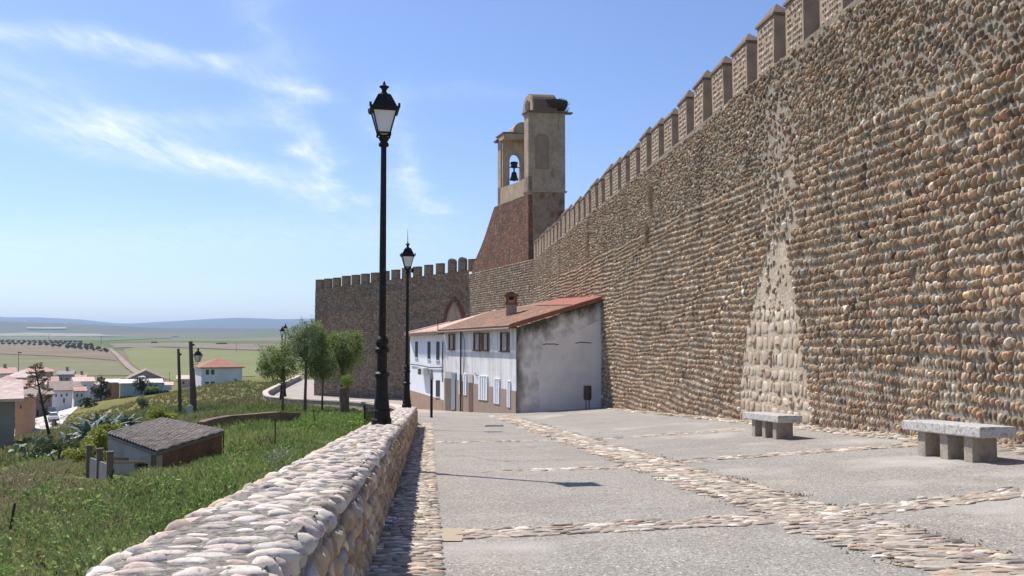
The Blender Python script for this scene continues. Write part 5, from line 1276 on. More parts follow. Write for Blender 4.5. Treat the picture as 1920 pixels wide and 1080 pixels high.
# leafy weeds: upright shoots carrying many small leaves
X, Y = samp(900, 4, 34, lambda Y: .5*Y+1.5); k = fbm(X*.8, Y*.7, 21) > -.15; k &= ~((Y > 17) & (Y < 28) & (X < -.33*Y)); X, Y = X[k], Y[k]; Zw = TZ(X, Y); mb = MB()
for x, y, z in zip(X, Y, Zw):
    H_ = random.uniform(.22, .5); n = 46; a = rng.uniform(0, 6.28, n); u = rng.uniform(.1, 1, n); st = rng.integers(0, 5, n); sx_ = np.cos(st*1.26+x)*.13*u*H_/.3; sy_ = np.sin(st*1.26+x)*.13*u*H_/.3
    tone = random.choice([(.20, .31, .07), (.26, .36, .09), (.17, .26, .07), (.31, .35, .13)])
    leaves(mb, np.stack([x+sx_+np.cos(a)*.03, y+sy_+np.sin(a)*.03, z+u*H_], 1), .06 if y < 14 else .085, tone, .42, .5)
setp(mb.build('leafy_weeds', mleaf), 'leafy bright green weeds standing above the grass on the bank', 'weeds', kind='stuff')
# small weeds in the joints: foot of the fortress wall, foot of the low wall, edges of the cobble strips
mb = MB()
for i in range(420):
    k = random.random()
    if k < .5: s_ = 9+36*random.random()**1.3; t_ = 9.02+.0083*s_-random.uniform(0, .5)**1.5
    elif k < .65: s_ = 3+28*random.random(); t_ = -.36+random.uniform(-.03, .08)
    else: s_ = 4+35*random.random(); t_ = 3.7+random.choice((-1, 1))*random.uniform(.35, .5)
    X_, Y_ = t_-.0933*s_, s_; n = random.randint(6, 22); hh = random.uniform(.015, .05 if k < .5 else .025)
    leaves(mb, np.array([X_, Y_, G(X_, Y_)+hh*.5])+rng.normal(0, 1, (n, 3))*np.array([.05, .05, hh*.4]), .035, random.choice([(.14, .17, .06), (.25, .22, .12), (.10, .13, .05)]), .35, .6)
setp(mb.build('joint_weeds', mleaf), 'tiny weeds and dry straw in the paving joints and along the wall foot', 'weeds', kind='stuff')
# taller bushy weeds right against the end of the low wall
mb = MB()
for i in range(70):
    x = random.uniform(560, 700); y = random.uniform(765, 792); Yq = random.uniform(27, 40); q_ = P(x, y, Yq); z = Tz(q_.x, q_.y)
    if q_.x > -.7-.0933*Yq-.45: continue
    leaves(mb, blobpts((q_.x, q_.y, z+.25), (.4, .4, .38), 160, .2), .09, (.17, .27, .05), .4, .5)
setp(mb.build('weed_patch', mleaf), 'bright green leafy weeds growing thick behind the far end of the low wall', 'weeds', kind='stuff')
mb = MB(); gwt = MB()
for px, py, Yq in ((522, 850, 17), (533, 838, 18), (517, 842, 18)):
    q_ = P(px, py, Yq); z = Tz(q_.x, q_.y); leaves(mb, blobpts((q_.x, q_.y, z+.28), (.3, .3, .26), 130, .1), .06, (.26, .25, .2), .4)
r = mb.build('grey_weed', mleaf); setp(r, 'clump of pale grey dried weed among the green grass', 'plant')
# dry tufts rooted in the fortress wall
for i, (px, py, s, lb) in enumerate(((1222, 368, .55, 'dry brown tuft growing high on the sunlit cobble wall, the larger upper one'), (1104, 452, .6, 'dry brown tuft on the cobble wall just right of the bell tower'), (1216, 440, .35, 'faint dry tuft halfway up the cobble wall, below the larger tuft'))):
    Yq, z = hitW(px, py); x = wallX(Yq); mb = MB(); n = 700
    pts = np.array([x-.02, Yq, z])+np.abs(rng.normal(0, 1, (n, 3)))*np.array([-.09, 0, 0])+rng.normal(0, 1, (n, 3))*np.array([0, s*.45, s*.75]); leaves(mb, pts, .12, (.21, .16, .10), .16, -.6)
    setp(mb.build('dry_tuft', mleaf), lb, 'plant')
# ------------------------------------------------------------ shed with posts
shc = P(300, 830, 24); gz = Tz(shc.x, shc.y)
sr = empty('shed', (shc.x, shc.y, gz), 'small brick shed with a low grey tiled roof half sunk in the weeds', 'shed')
Fc, Lc, Bc, Rc = P(293, 848, 22), P(199, 814, 23.6), P(304, 785, 27), P(421, 808, 24.8)
mroof = mat('grey_weathered_tiles', (.22, .19, .165), .95, noise=[(3, (.16, .135, .115), .4, .65), (14, (.34, .30, .26), .5, .7), (25, (.09, .08, .07), .62, .72)], bump=[(20, .4, .02)])
mb = MB(); roofsheet(mb, (Fc, Rc, Bc, Lc), 12, 16, .045, .07) if False else roofsheet(mb, (Lc, Fc, Rc, Bc), 17, 14, .05, .08)
part(mb, 'roof', mroof, sr)
cen = (Fc+Lc+Bc+Rc)/4
def ins(p, k=.04): q_ = p.lerp(cen, k); return Vector((q_.x, q_.y, p.z-.10))
mbr = mat('shed_brick', (.25, .13, .085), .9, noise=[(1.5, (.16, .09, .065), .4, .65), (6, (.30, .18, .12), .5, .7)], bump=[(8, .4, .02)], extra=None)
mgr = mat('shed_plaster', (.42, .38, .345), .9, noise=[(2, (.32, .28, .25), .4, .7)], bump=[(6, .3, .02)])
f_, l_, b_, r_ = [ins(v) for v in (Fc, Lc, Bc, Rc)]
def wallseg(a, b, z, th=.16):
    d = (b-a); d.z = 0; nn = Vector((-d.y, d.x, 0)).normalized()*th; return [a, b, Vector((b.x, b.y, z)), Vector((a.x, a.y, z))], nn
mb = MB(); pl, nn = wallseg(f_, r_, gz-1.6); mb.slab(pl, nn); part(mb, 'brick_wall', mbr, sr)
# side wall, with a low dark doorway near the front corner
mb = MB(); pl, nn = wallseg(f_, l_, gz-1.6); lp = lambda a, t: a[0].lerp(a[1], t)
d0, d1 = f_.lerp(l_, .16), f_.lerp(l_, .44)
def colseg(t0, t1, zt_, zb_, off=0.0):
    a, b = f_.lerp(l_, t0), f_.lerp(l_, t1); o_ = nn.normalized()*off
    return [Vector((a.x, a.y, a.z if zt_ is None else a.z-zt_))+o_, Vector((b.x, b.y, b.z if zt_ is None else b.z-zt_))+o_, Vector((b.x, b.y, zb_))+o_, Vector((a.x, a.y, zb_))+o_]
mb.slab(colseg(0, .16, None, gz-1.6), -nn); mb.slab(colseg(.44, 1, None, gz-1.6), -nn); mb.slab(colseg(.16, .44, None, d0.z-.28), -nn)
part(mb, 'plastered_wall', mgr, sr)
mb = MB(); mb.slab(colseg(.16, .44, .28, gz-1.6, -.1), -nn*.3); part(mb, 'doorway', mdark, sr)
mb = MB(); pl, nn2 = wallseg(r_, b_, gz-1.6); mb.slab(pl, nn2); part(mb, 'back_wall', mgr, sr)
mb = MB(); pl, nn2 = wallseg(b_, l_, gz-1.6); mb.slab(pl, nn2); part(mb, 'back_wall', mgr, sr)
mconc = mat('concrete_post', (.19, .14, .10), .95, noise=[(5, (.17, .135, .11), .4, .65)], bump=[(12, .5, .02)])
for px, pt_, pb, Yq, lb in ((166, 837, 893, 22.5, 'leftmost of the three stout posts left of the shed'), (186, 843, 895, 21.5, 'middle one of the three stout posts left of the shed'), (205, 849, 905, 20.3, 'stout post nearest the shed doorway, rightmost of three')):
    p = P(px, pb, Yq); z1 = P(px, pt_, Yq).z; mb = MB(); mb.box((p.x, p.y, (p.z-.5+z1)/2), (.135, .14, z1-p.z+.5), .5); mb.box((p.x, p.y, z1+.015), (.16, .16, .04), .5)
    o = mb.build('fence_post', mconc, loc=(p.x, p.y, p.z)); setp(o, lb, 'post', 'stout posts left of the shed')
a, b = P(168, 858, 22.3), P(205, 872, 20.4); mb = MB(); mb.slab([a, b, b-Vector((0, 0, .7)), a-Vector((0, 0, .9))], (.03, .03, 0)); setp(mb.build('metal_sheet', mat('dull_grey_sheet', (.22, .21, .22), .6, noise=[(2, (.15, .14, .14), .4, .7)])), 'dull grey sheet leaning between the posts by the shed', 'metal sheet')
a, b = P(211, 867, 20.3), P(272, 866, 21.7); mb = MB(); mb.tube([a, b], .035, 6); setp(mb.build('wooden_rail', mat('pale_weathered_wood', (.36, .31, .26), .8)), 'pale horizontal rail running from the rightmost post to the shed doorway', 'rail')
a, b = P(212, 858, 20.6), P(240, 859, 22.1); mb = MB(); mb.slab([a, b, b-Vector((0, 0, .12)), a-Vector((0, 0, .12))], (.0, .05, 0)); setp(mb.build('wooden_beam', mat('brown_beam', (.24, .18, .13), .9)), 'short brown beam above the pale rail beside the shed', 'beam')
# thin iron stakes
mrs = mat('rusty_stake', (.06, .04, .03), .8)
for px, yt, yb, Yq, lean, lb in ((516, 786, 822, 24, 0, 'thin iron stake in the weeds, middle of the picture left of the low wall'), (594, 768, 800, 30, .12, 'thin leaning iron stake in the tall weeds near the street lamp'), (15, 943, 985, 13, -.1, 'short iron stake at the left edge of the bank'),
                                (419, 805, 830, 25, 0, 'iron stake at the right corner of the shed'), (192, 880, 915, 19, -.25, 'leaning iron stake in front of the stout posts'), (470, 778, 795, 38, 0, 'small stake on top of the brown retaining wall')):
    p = P(px, yb, Yq); t_ = P(px, yt, Yq); mb = MB(); mb.tube([(p.x, p.y, p.z-.3), (t_.x-lean, t_.y, t_.z)], .018, 5); setp(mb.build('iron_stake', mrs, loc=p), lb, 'stake', 'iron stakes in the weeds')
# wire gate by the lamp
g0, g1 = P(684, 765, 30), P(708, 764, 36); r = empty('wire_fence', g0, 'short black wire mesh fence panel behind the near street lamp', 'fence')
mb = MB(); mb.tube([g0+Vector((0, 0, .1)), g0-Vector((0, 0, .9))], .03, 6); part(mb, 'post', M['black'], r)
mb = MB(); mb.tube([g1+Vector((0, 0, .1)), g1-Vector((0, 0, .9))], .03, 6); part(mb, 'post', M['black'], r)
mb = MB()
for k in range(22):
    a = g0.lerp(g1, k/21); mb.tube([a, a-Vector((0, 0, .75))], .009, 4)
for k in range(6): mb.tube([g0-Vector((0, 0, .15*k)), g1-Vector((0, 0, .15*k))], .009, 4)
part(mb, 'wire_mesh', M['black'], r)
# brown retaining wall
mb = MB(); pts = [(376, 791, 36), (395, 785, 36.5), (430, 779, 37.5), (470, 776, 38.5), (520, 772, 40), (560, 774, 41)]
W = [P(*v) for v in pts]; W = [Vector((v.x, v.y)) for v in W]; zs = {round(P(*v).y, 2): P(*v).z for v in pts}; ys_ = sorted(zs)
fz = lambda Y: float(np.interp(Y, ys_, [zs[k] for k in ys_])); strip(mb, dens([tuple(v) for v in W], .5), -.18, .18, lambda Y: fz(Y)-1.3, fz)
o = mb.build('retaining_wall', mat('brown_rubble', (.20, .14, .10), .95, noise=[(3, (.28, .21, .15), .45, .7), (1, (.13, .10, .075), .45, .7)], bump=[(7, .8, .08)])); setp(o, 'low dark brown retaining wall across the grassy bank right of the utility poles', 'wall')
# ------------------------------------------------------------ utility poles and bracket lantern
mwd = mat('tarred_pole', (.11, .085, .065), .9, noise=[(4, (.17, .135, .10), .45, .7, (1, 1, .15))])
def upole(px0, pyb, px1, pyt, Y, rad, lb):
    b, t_ = P(px0, pyb, Y), P(px1, pyt, Y); b.z = min(b.z, Tz(b.x, b.y))-.2; r = empty('utility_pole', b, lb, 'utility pole', 'wooden utility poles on the bank'); mb = MB(); mb.tube([b, b.lerp(t_, .5)+Vector((.02, 0, 0)), t_], [rad*1.15, rad, rad*.8], 9); part(mb, 'pole', mwd, r); return r, t_
r, t_ = upole(338, 792, 334.5, 654, 60, .11, 'thinner tarred wooden utility pole, left one above the shed'); mb = MB(); mb.lathe((t_.x+.17, t_.y, t_.z-.45), [(.03, 0), (.06, .04), (.06, .1), (.03, .14)], 8); mb.tube([(t_.x, t_.y, t_.z-.4), (t_.x+.17, t_.y, t_.z-.4)], .015, 5); part(mb, 'insulator', M['black'], r)
r, t_ = upole(362, 795, 357.5, 640, 59, .15, 'thickest wooden utility pole, right one above the shed carrying a lantern'); mb = MB(); mb.lathe((t_.x+.2, t_.y, t_.z-.3), [(.03, 0), (.06, .04), (.06, .1), (.03, .14)], 8); mb.tube([(t_.x, t_.y, t_.z-.25), (t_.x+.2, t_.y, t_.z-.25)], .015, 5); part(mb, 'insulator', M['black'], r)
upole(368, 792, 363, 690, 60.2, .08, 'shorter brace pole leaning close against the thickest utility pole')
p = P(355, 795, 57); p.z = Tz(p.x, p.y)-.2; zt_ = P(355, 762, 57).z; mb = MB(); mb.box((p.x, p.y, (p.z+zt_)/2), (.34, .3, zt_-p.z)); mb.box((p.x, p.y, zt_+.04), (.24, .2, .09)); setp(mb.build('concrete_block', mat('pale_concrete', (.45, .42, .38), .9), loc=p), 'pale concrete footing post beside the thickest utility pole', 'concrete post')
lb_ = P(371, 682, 58); r = empty('wall_lantern', lb_, 'black lantern on a curved bracket fixed to the thickest utility pole', 'lantern')
mb = MB(); pp = P(361.5, 683, 58.9); mb.tube([pp, pp.lerp(lb_, .5)+Vector((0, 0, -.08)), lb_+Vector((0, 0, -.02)), lb_+Vector((0, 0, .15))], .02, 5); mb.tube([pp+Vector((0, 0, .2)), lb_], .012, 5); part(mb, 'bracket', M['black'], r)
z0, z1 = lb_.z+.15, lb_.z+.55; x, y = lb_.x, lb_.y
def sq4(w_, z): return [(x-w_, y-w_, z), (x+w_, y-w_, z), (x+w_, y+w_, z), (x-w_, y+w_, z)]
mb = MB(); a, b = sq4(.1, z0), sq4(.21, z1)
for i in range(4): mb.tube([a[i], b[i]], .02, 4); mb.tube([a[i], a[(i+1) % 4]], .02, 4)
mb.prism(sq4(.25, z1), sq4(.24, z1+.06)); mb.prism(sq4(.2, z1+.06), sq4(.1, z1+.27)); mb.lathe((x, y, z1+.27), [(.05, 0), (.05, .06), (.09, .1), (.02, .2)], 8); lf = part(mb, 'lantern_frame', M['black'], r)
mb = MB(); mb.prism(sq4(.085, z0), sq4(.19, z1)); part(mb, 'glass', M['glass'], lf)
# ------------------------------------------------------------ agaves, prickly pear, vine
def agave(px, py, Y, R, lb, n=26):
    p = P(px, py, Y); p.z = Tz(p.x, p.y); mb = MB(); r = empty('agave', p, lb, 'agave', 'grey agaves behind the shed')
    for i in range(n):
        a = i*2.4; el = .25+1.15*(i/n); ln = R*(1.1-.25*i/n)*random.uniform(.85, 1.1); pts = []
        for k in range(6):
            t = k/5; e = el-.9*t*t*(1.1-i/n*.8); pts.append((p.x+math.cos(a)*ln*t*math.cos(e), p.y+math.sin(a)*ln*t*math.cos(e), p.z+.15+ln*t*math.sin(max(e, -.2))*1.0))
        d = Vector((-math.sin(a), math.cos(a), 0)); vs = []
        for k, q_ in enumerate(pts):
            w_ = R*.11*(1, 1.15, 1.05, .8, .45, .02)[k]; q_ = Vector(q_); vs += [q_-d*w_, q_-Vector((0, 0, w_*.6)), q_+d*w_, q_+Vector((0, 0, w_*.15))]
        mb.add(vs, [(k*4+j, k*4+(j+1) % 4, k*4+4+(j+1) % 4, k*4+4+j) for k in range(5) for j in range(4)])
    part(mb, 'leaves', M['agave'], r)
M['agave'] = mat('agave_leaf', (.12, .16, .13), .55, noise=[(3, (.18, .22, .19), .5, .7)])
for i, (px, py, Y, R, lb) in enumerate(((132, 812, 44, 1.5, 'grey green agave at the left, close to the prickly pear'), (168, 802, 47, 1.9, 'largest grey agave with arching leaves, middle of the clump'), (205, 795, 48, 1.6, 'agave rising just left of the shed roof'), (150, 826, 38, 1.1, 'small agave low in front of the agave clump'), (238, 790, 50, 1.3, 'agave whose leaf tips show above the shed roof edge'), (186, 800, 52, 1.7, 'agave at the back of the clump, between two larger ones'))): agave(px, py, Y, R, lb)
p0, p1 = P(98, 822, 52), P(66, 690, 52); r = empty('agave_stalk', p0, 'tall leaning agave flower stalk with dark clustered branches above the town', 'agave stalk')
mb = MB(); p0.z -= .5; mid = p0.lerp(p1, .5)+Vector((-.04, 0, 0)); mb.tube([p0, mid, p1], [.10, .07, .03], 7); part(mb, 'stem', M['black'] if False else mat('dark_stalk', (.05, .035, .03), .9), r)
mb = MB(); mc = MB(); dkc = (.15, .12, .055)
for px, py in ((57, 700), (62, 690), (68, 685), (75, 690), (78, 698), (60, 707), (72, 706), (58, 716), (80, 714), (87, 712), (54, 722), (84, 729), (92, 731), (56, 742), (93, 743), (88, 746)):
    c = P(px, py, 52+random.uniform(-.6, .6)); t = (822-(py+5))/132; s = p0.lerp(p1, max(0, min(1, t))); mb.tube([s, s.lerp(c, .6)-Vector((0, 0, .04)), c], [.03, .02, .02], 4)
    pts = blobpts((c.x, c.y, c.z+.03), (.26, .22, .10), 120, .1); leaves(mc, pts, .09, dkc, .5)
part(mb, 'branch', mat('stalk_branch', (.06, .045, .03), .9), r); part(mc, 'flower_cluster', mleaf, r)
p = P(72, 832, 44); p.z = Tz(p.x, p.y); r = empty('prickly_pear', p, 'dark green prickly pear cactus beside the agave stalk', 'cactus')
mb = MB(); pads = [(p+Vector((random.uniform(-.6, .6), random.uniform(-.4, .4), .3))) for _ in range(9)]; k = 0
while k < 60:
    q_ = random.choice(pads); c = q_+Vector((random.gauss(0, .26), random.gauss(0, .2), random.uniform(.1, .34)))
    if c.z < p.z+1.9: pads.append(c); k += 1
C = np.array([tuple(v) for v in pads]); m = len(C); a = unit(m); b = np.cross(a, unit(m)); b /= np.linalg.norm(b, axis=1)[:, None]; c_ = np.cross(a, b)
scatter(mb, ball(8, 6), C, a, b, c_, np.stack([np.full(m, .2), np.full(m, .14), np.full(m, .035)], 1), pal([(.10, .15, .07), (.16, .2, .11)], [2, 1], m), .08); part(mb, 'pads', mat('cactus_skin', (1, 1, 1), .5, vcol=True), r, smooth=True)
def bush(name, px, py, Y, r3, n, size, col, lb, cat='shrub', group=None, dzz=.6):
    p = P(px, py, Y); g = Tz(p.x, p.y); p.z = max(g+r3[2]*dzz, p.z) if name != 'hedge' else p.z; r = empty(name, (p.x, p.y, g), lb, cat, group); mb = MB()
    for k in range(5): mb.tube([(p.x, p.y, g-.1), (p.x+random.uniform(-.6, .6)*r3[0], p.y+random.uniform(-.5, .5)*r3[1], p.z+r3[2]*.5)], [.04, .012], 5)
    part(mb, 'stem', mbark, r); mb = MB(); subs = [((p.x+random.gauss(0, r3[0]*.45), p.y+random.gauss(0, r3[1]*.4), p.z+random.gauss(0, r3[2]*.35)), tuple(v*random.uniform(.4, .65) for v in r3)) for _ in range(9)]
    for c, rr in subs:
        pts = blobpts(c, rr, n//9, .3); lc = np.array(col)[rng.choice(len(col), len(pts))]; leaves(mb, pts, size, lc, .6)
    part(mb, 'foliage', mleaf, r)
YG = [(.30, .32, .05), (.22, .27, .04), (.36, .36, .10)]
bush('vine', 187, 832, 25.5, (.55, .4, .42), 2600, .10, YG, 'yellow green vine bush in front of the agaves, left of the shed', 'vine')
bush('vine', 205, 812, 28, (.5, .4, .42), 2000, .10, YG, 'yellow green vine rising against the left corner of the shed roof', 'vine')
bush('vine', 163, 855, 23.5, (.4, .3, .25), 1200, .08, YG, 'low sprawl of yellow green vine behind the leftmost stout post', 'vine')
bush('vine', 300, 780, 33, (.6, .4, .3), 1200, .09, YG, 'yellow green bush peeping over the back edge of the shed roof', 'vine')
bush('shrub', 395, 778, 60, (1.6, 1, .7), 2200, .12, [(.10, .10, .05), (.14, .15, .07)], 'dark scrubby shrub right of the utility poles')
bush('shrub', 266, 758, 110, (1.0, 1, .8), 900, .18, [(.09, .11, .07)], 'lone dark bush in the middle of the sloping meadow')
bush('shrub', 110, 835, 30, (.9, .6, .25), 1400, .10, [(.10, .13, .05), (.07, .09, .04)], 'dark low shrub on the crest of the bank below the agaves')
# ------------------------------------------------------------ town below
mwin = mat('window_glass_dark', (.05, .055, .065), .2, spec=.6)
def hmat(n_, c): return mat(n_, c, .9, noise=[(.6, tuple(v*.82 for v in c), .4, .7)])
HM = {k: hmat('town_'+k, c) for k, c in dict(white=(.74, .72, .70), cream=(.60, .52, .43), orange=(.48, .26, .15), brown=(.35, .26, .20), grey=(.40, .38, .38), ochre=(.30, .265, .22), teal=(.36, .42, .45)).items()}
def rmat(n_, c): return mat(n_, c, .9, noise=[(.9, tuple(v*.7 for v in c), .42, .66), (3, tuple(min(1, v*1.2) for v in c), .5, .7)], bump=[(6, .5, .06)])
RM = {k: rmat('roof_'+k, c) for k, c in dict(pink=(.50, .31, .25), red=(.36, .17, .12), pale=(.60, .46, .40), grey=(.30, .26, .25), brown=(.30, .23, .19), white=(.68, .62, .58)).items()}
def town_house(pxl, pxr, eave, base, Y, depth, rh, wall, roof, lb, kind='gable', rot=0.0, wins=(), doors=(), group='houses of the town below', chim=None, corner=False):
    a, b = P(pxl, eave, Y), P(pxr, eave, Y); ze = (a.z+b.z)/2; w_ = b.x-a.x; zb = min(P((pxl+pxr)/2, base, Y).z, Tz((a.x+b.x)/2, Y))-.4; cx = (a.x+b.x)/2; cy = Y+depth/2
    if corner: cx = b.x-(w_/2*math.cos(rot)+depth/2*math.sin(rot)); cy = Y-(w_/2*math.sin(rot)-depth/2*math.cos(rot))
    fc = P((pxl+pxr)/2, eave, Y); rr_ = math.atan(-fc.x/Y); rot = rr_+rot*.6 if not corner else rot
    if not corner: w_ *= math.cos(rr_); cx = fc.x-math.sin(rot)*depth/2; cy = Y+math.cos(rot)*depth/2
    r = empty('town_house', (cx, cy, zb), lb, 'house', group, rot); ca, sa = math.cos(rot), math.sin(rot)
    def W_(u, v, z): return Vector((cx+u*ca-v*sa, cy+u*sa+v*ca, z))
    hw, hd = w_/2, depth/2
    mb = MB(); mb.prism([W_(-hw, -hd, zb), W_(hw, -hd, zb), W_(hw, hd, zb), W_(-hw, hd, zb)], [W_(-hw, -hd, ze), W_(hw, -hd, ze), W_(hw, hd, ze), W_(-hw, hd, ze)])
    if kind == 'gableend': mb.prism([W_(-hw, -hd, ze), W_(hw, -hd, ze), W_(0, -hd, ze+rh-.02)], [W_(-hw, hd, ze), W_(hw, hd, ze), W_(0, hd, ze+rh-.02)])
    part(mb, 'wall', HM[wall], r); e = .45
    mb = MB(); o = [W_(-hw-e, -hd-e, ze), W_(hw+e, -hd-e, ze), W_(hw+e, hd+e, ze), W_(-hw-e, hd+e, ze)]; u = [v+Vector((0, 0, .18)) for v in o]
    if kind == 'hip': k = max(0, hw-hd); top = [W_(-k, 0, ze+rh), W_(k, 0, ze+rh)] if k > 0 else [W_(0, -.05, ze+rh), W_(0, .05, ze+rh)]; fs = [(4, 5, 9, 8), (5, 6, 9), (6, 7, 8, 9), (7, 4, 8)]
    elif kind == 'gable': top = [W_(-hw-e, 0, ze+rh), W_(hw+e, 0, ze+rh)]; fs = [(4, 5, 9, 8), (5, 6, 9), (6, 7, 8, 9), (7, 4, 8)]
    elif kind == 'gableend': top = [W_(0, -hd-e, ze+rh), W_(0, hd+e, ze+rh)]; fs = [(4, 5, 8), (5, 6, 9, 8), (6, 7, 9), (7, 4, 8, 9)]
    else: top = [W_(-hw-e, hd, ze+rh), W_(hw+e, hd, ze+rh)]; fs = [(4, 5, 9, 8), (5, 6, 9), (6, 7, 8, 9), (7, 4, 8)]
    mb.add(o+u+top, [(3, 2, 1, 0), (0, 1, 5, 4), (1, 2, 6, 5), (2, 3, 7, 6), (3, 0, 4, 7)]+fs); rf_ = part(mb, 'roof', RM[roof], r)
    def onface(px, py, dy): 
        uu = (px-pxl)/(pxr-pxl)*w_-hw; return W_(uu, -hd-dy, P(px, py, Y).z)
    for x0, x1, y0, y1 in wins:
        mb = MB(); mb.prism([onface(x0, y1, .05), onface(x1, y1, .05), onface(x1, y1, -.1), onface(x0, y1, -.1)], [onface(x0, y0, .05), onface(x1, y0, .05), onface(x1, y0, -.1), onface(x0, y0, -.1)]); part(mb, 'window', mwin, r)
    for x0, x1, y0, y1 in doors:
        mb = MB(); mb.prism([onface(x0, y1, .06), onface(x1, y1, .06), onface(x1, y1, -.1), onface(x0, y1, -.1)], [onface(x0, y0, .06), onface(x1, y0, .06), onface(x1, y0, -.1), onface(x0, y0, -.1)]); part(mb, 'door', mdark, r)
    if chim:
        c = W_(chim[0]*hw, chim[1]*hd, ze+rh*.7); mb = MB(); mb.box((c.x, c.y, c.z+.5), (.6, .6, 1.8)); mb.box((c.x, c.y, c.z+1.45), (.8, .8, .12)); part(mb, 'chimney', HM['brown'], rf_)
    return r
# more roofs of the dense quarter
for args in ((60, 84, 722, 742, 225, 9, 1.3, 'white', 'pale', 'white house with pale roof just right of the pyramid roofed house'), (84, 108, 716, 732, 250, 9, 1.3, 'cream', 'pink', 'cream house with a small pink roof in the middle of the old quarter'),
             (120, 150, 726, 744, 235, 9, 1.2, 'cream', 'brown', 'cream house with brown roof behind the long street terrace'), (30, 60, 726, 746, 185, 9, 1.3, 'brown', 'pink', 'brown house with pink roof behind the orange house'),
             (28, 44, 700, 712, 268, 9, 1.2, 'grey', 'brown', 'grey house with brown roof under the street light mast'), (132, 160, 709, 720, 300, 9, 1.1, 'white', 'pink', 'white house with pink roof on the field edge left of the tall dark tree'),
             (176, 200, 722, 742, 262, 9, 1.1, 'white', 'pale', 'white house with pale roof mostly behind the tall dark tree'), (140, 160, 734, 752, 215, 7, 1.0, 'white', 'pink', 'narrow white house with pink roof at the street bend')):
    xl, xr_, ye, yb_ = args[:4]; q3 = (xr_-xl)/3
    town_house(*args[:10], kind=random.choice(('gable', 'hip')), rot=random.uniform(-.2, .2), wins=[(xl+q3*.5, xl+q3*.5+3, ye+5, ye+10), (xl+q3*1.8, xl+q3*1.8+3, ye+5, ye+10)], chim=(random.choice((-.4, .4)), 0) if random.random() < .6 else None)
# near gable at the left edge
town_house(-60, 29, 752, 880, 55, 6, 1.2, 'ochre', 'pale', 'plain ochre grey house wall cut by the left picture edge, nearest the bank', 'gable', .53, corner=True)
town_house(30, 62, 746, 783, 150, 9, 1.0, 'orange', 'brown', 'orange walled house behind the plain ochre wall', 'shed', -.1, wins=[(38, 41, 760, 766)])
town_house(-8, 36, 721, 748, 165, 10, 1.6, 'cream', 'pink', 'cream house with a wide dark window and low pink roof at the left edge', 'hip', 0, wins=[(8, 23, 726, 733), (26, 29, 727, 732)])
town_house(62, 98, 741, 782, 178, 14, 1.2, 'brown', 'brown', 'brown terraced house facing the car lined street', 'gable', .15, wins=[(66, 69, 750, 756), (74, 77, 750, 756), (84, 87, 749, 755), (91, 94, 749, 754)], doors=[(70, 73, 768, 780), (86, 89, 766, 777)], chim=(.3, 0))
town_house(18, 68, 709, 742, 205, 12, 1.7, 'cream', 'pale', 'pale house with a pyramid pink roof left of the agave stalk', 'hip', 0, wins=[(30, 34, 716, 722), (46, 50, 716, 722)])
town_house(98, 134, 733, 758, 205, 12, 2.0, 'white', 'brown', 'white house with grey brown roof behind the parked cars', 'gable', .1, wins=[(104, 107, 739, 744), (114, 117, 739, 744), (124, 127, 738, 743)], doors=[(119, 122, 747, 755)])
town_house(-6, 30, 701, 722, 250, 14, 1.6, 'white', 'pink', 'white house with pink roof farthest at the left edge', 'gable', .1, wins=[(6, 9, 706, 711)], chim=(0, 0))
town_house(42, 100, 698, 715, 275, 16, 2.0, 'brown', 'pink', 'long pink roofed house at the far side of town, right behind the agave stalk top', 'hip', 0, chim=(.2, 0), wins=[(80, 84, 702, 708)])
town_house(108, 136, 703, 724, 280, 12, 1.2, 'grey', 'grey', 'grey house with a white chimney at the edge of the fields', 'gable', -.1, wins=[(114, 117, 708, 713), (124, 127, 708, 713)], chim=(.1, 0))
town_house(140, 176, 716, 742, 255, 12, 1.2, 'white', 'pale', 'white house with pale pink roof left of the tall dark tree', 'gable', .12, wins=[(148, 151, 722, 728), (158, 161, 722, 728)], doors=[(153, 155, 732, 740)])
town_house(198, 224, 718, 744, 240, 10, .7, 'orange', 'white', 'small reddish house with white roof right of the tall dark tree', 'shed', 0, wins=[(206, 209, 724, 730)])
town_house(226, 304, 719, 742, 232, 14, .6, 'teal', 'white', 'long low bluish warehouse with white roof edge partly behind the round tree', 'shed', .0, doors=[(290, 294, 722, 738)])
town_house(238, 308, 712, 724, 300, 26, 3.2, 'grey', 'brown', 'wide barn with a broad brown gable roof and white tank on the field edge', 'gableend', 0)
town_house(306, 322, 723, 736, 235, 8, .8, 'white', 'pale', 'tiny white outbuilding at the right end of the warehouse', 'gable', 0)
town_house(334, 362, 712, 728, 200, 8, .9, 'cream', 'pale', 'small cream annex left of the big white farmhouse', 'gable', 0, wins=[(342, 346, 715, 720)])
town_house(378, 455, 690, 733, 170, 11, 1.9, 'white', 'red', 'big white farmhouse with a red hipped roof right of the utility poles', 'hip', .22, wins=[(386, 392, 693, 702), (396, 402, 693, 702), (385, 392, 715, 720), (396, 403, 715, 720)], doors=[(440, 444, 711, 729)], group=None)
p = P(266, 704, 291); mb = MB(); mb.lathe(p+Vector((0, 0, -2.5)), [(1.6, 0), (1.6, 1.6), (1.2, 2.1), (.5, 2.4)], 14); setp(mb.build('water_tank', HM['white'], loc=p), 'white rounded water tank seen above the round tree', 'tank')
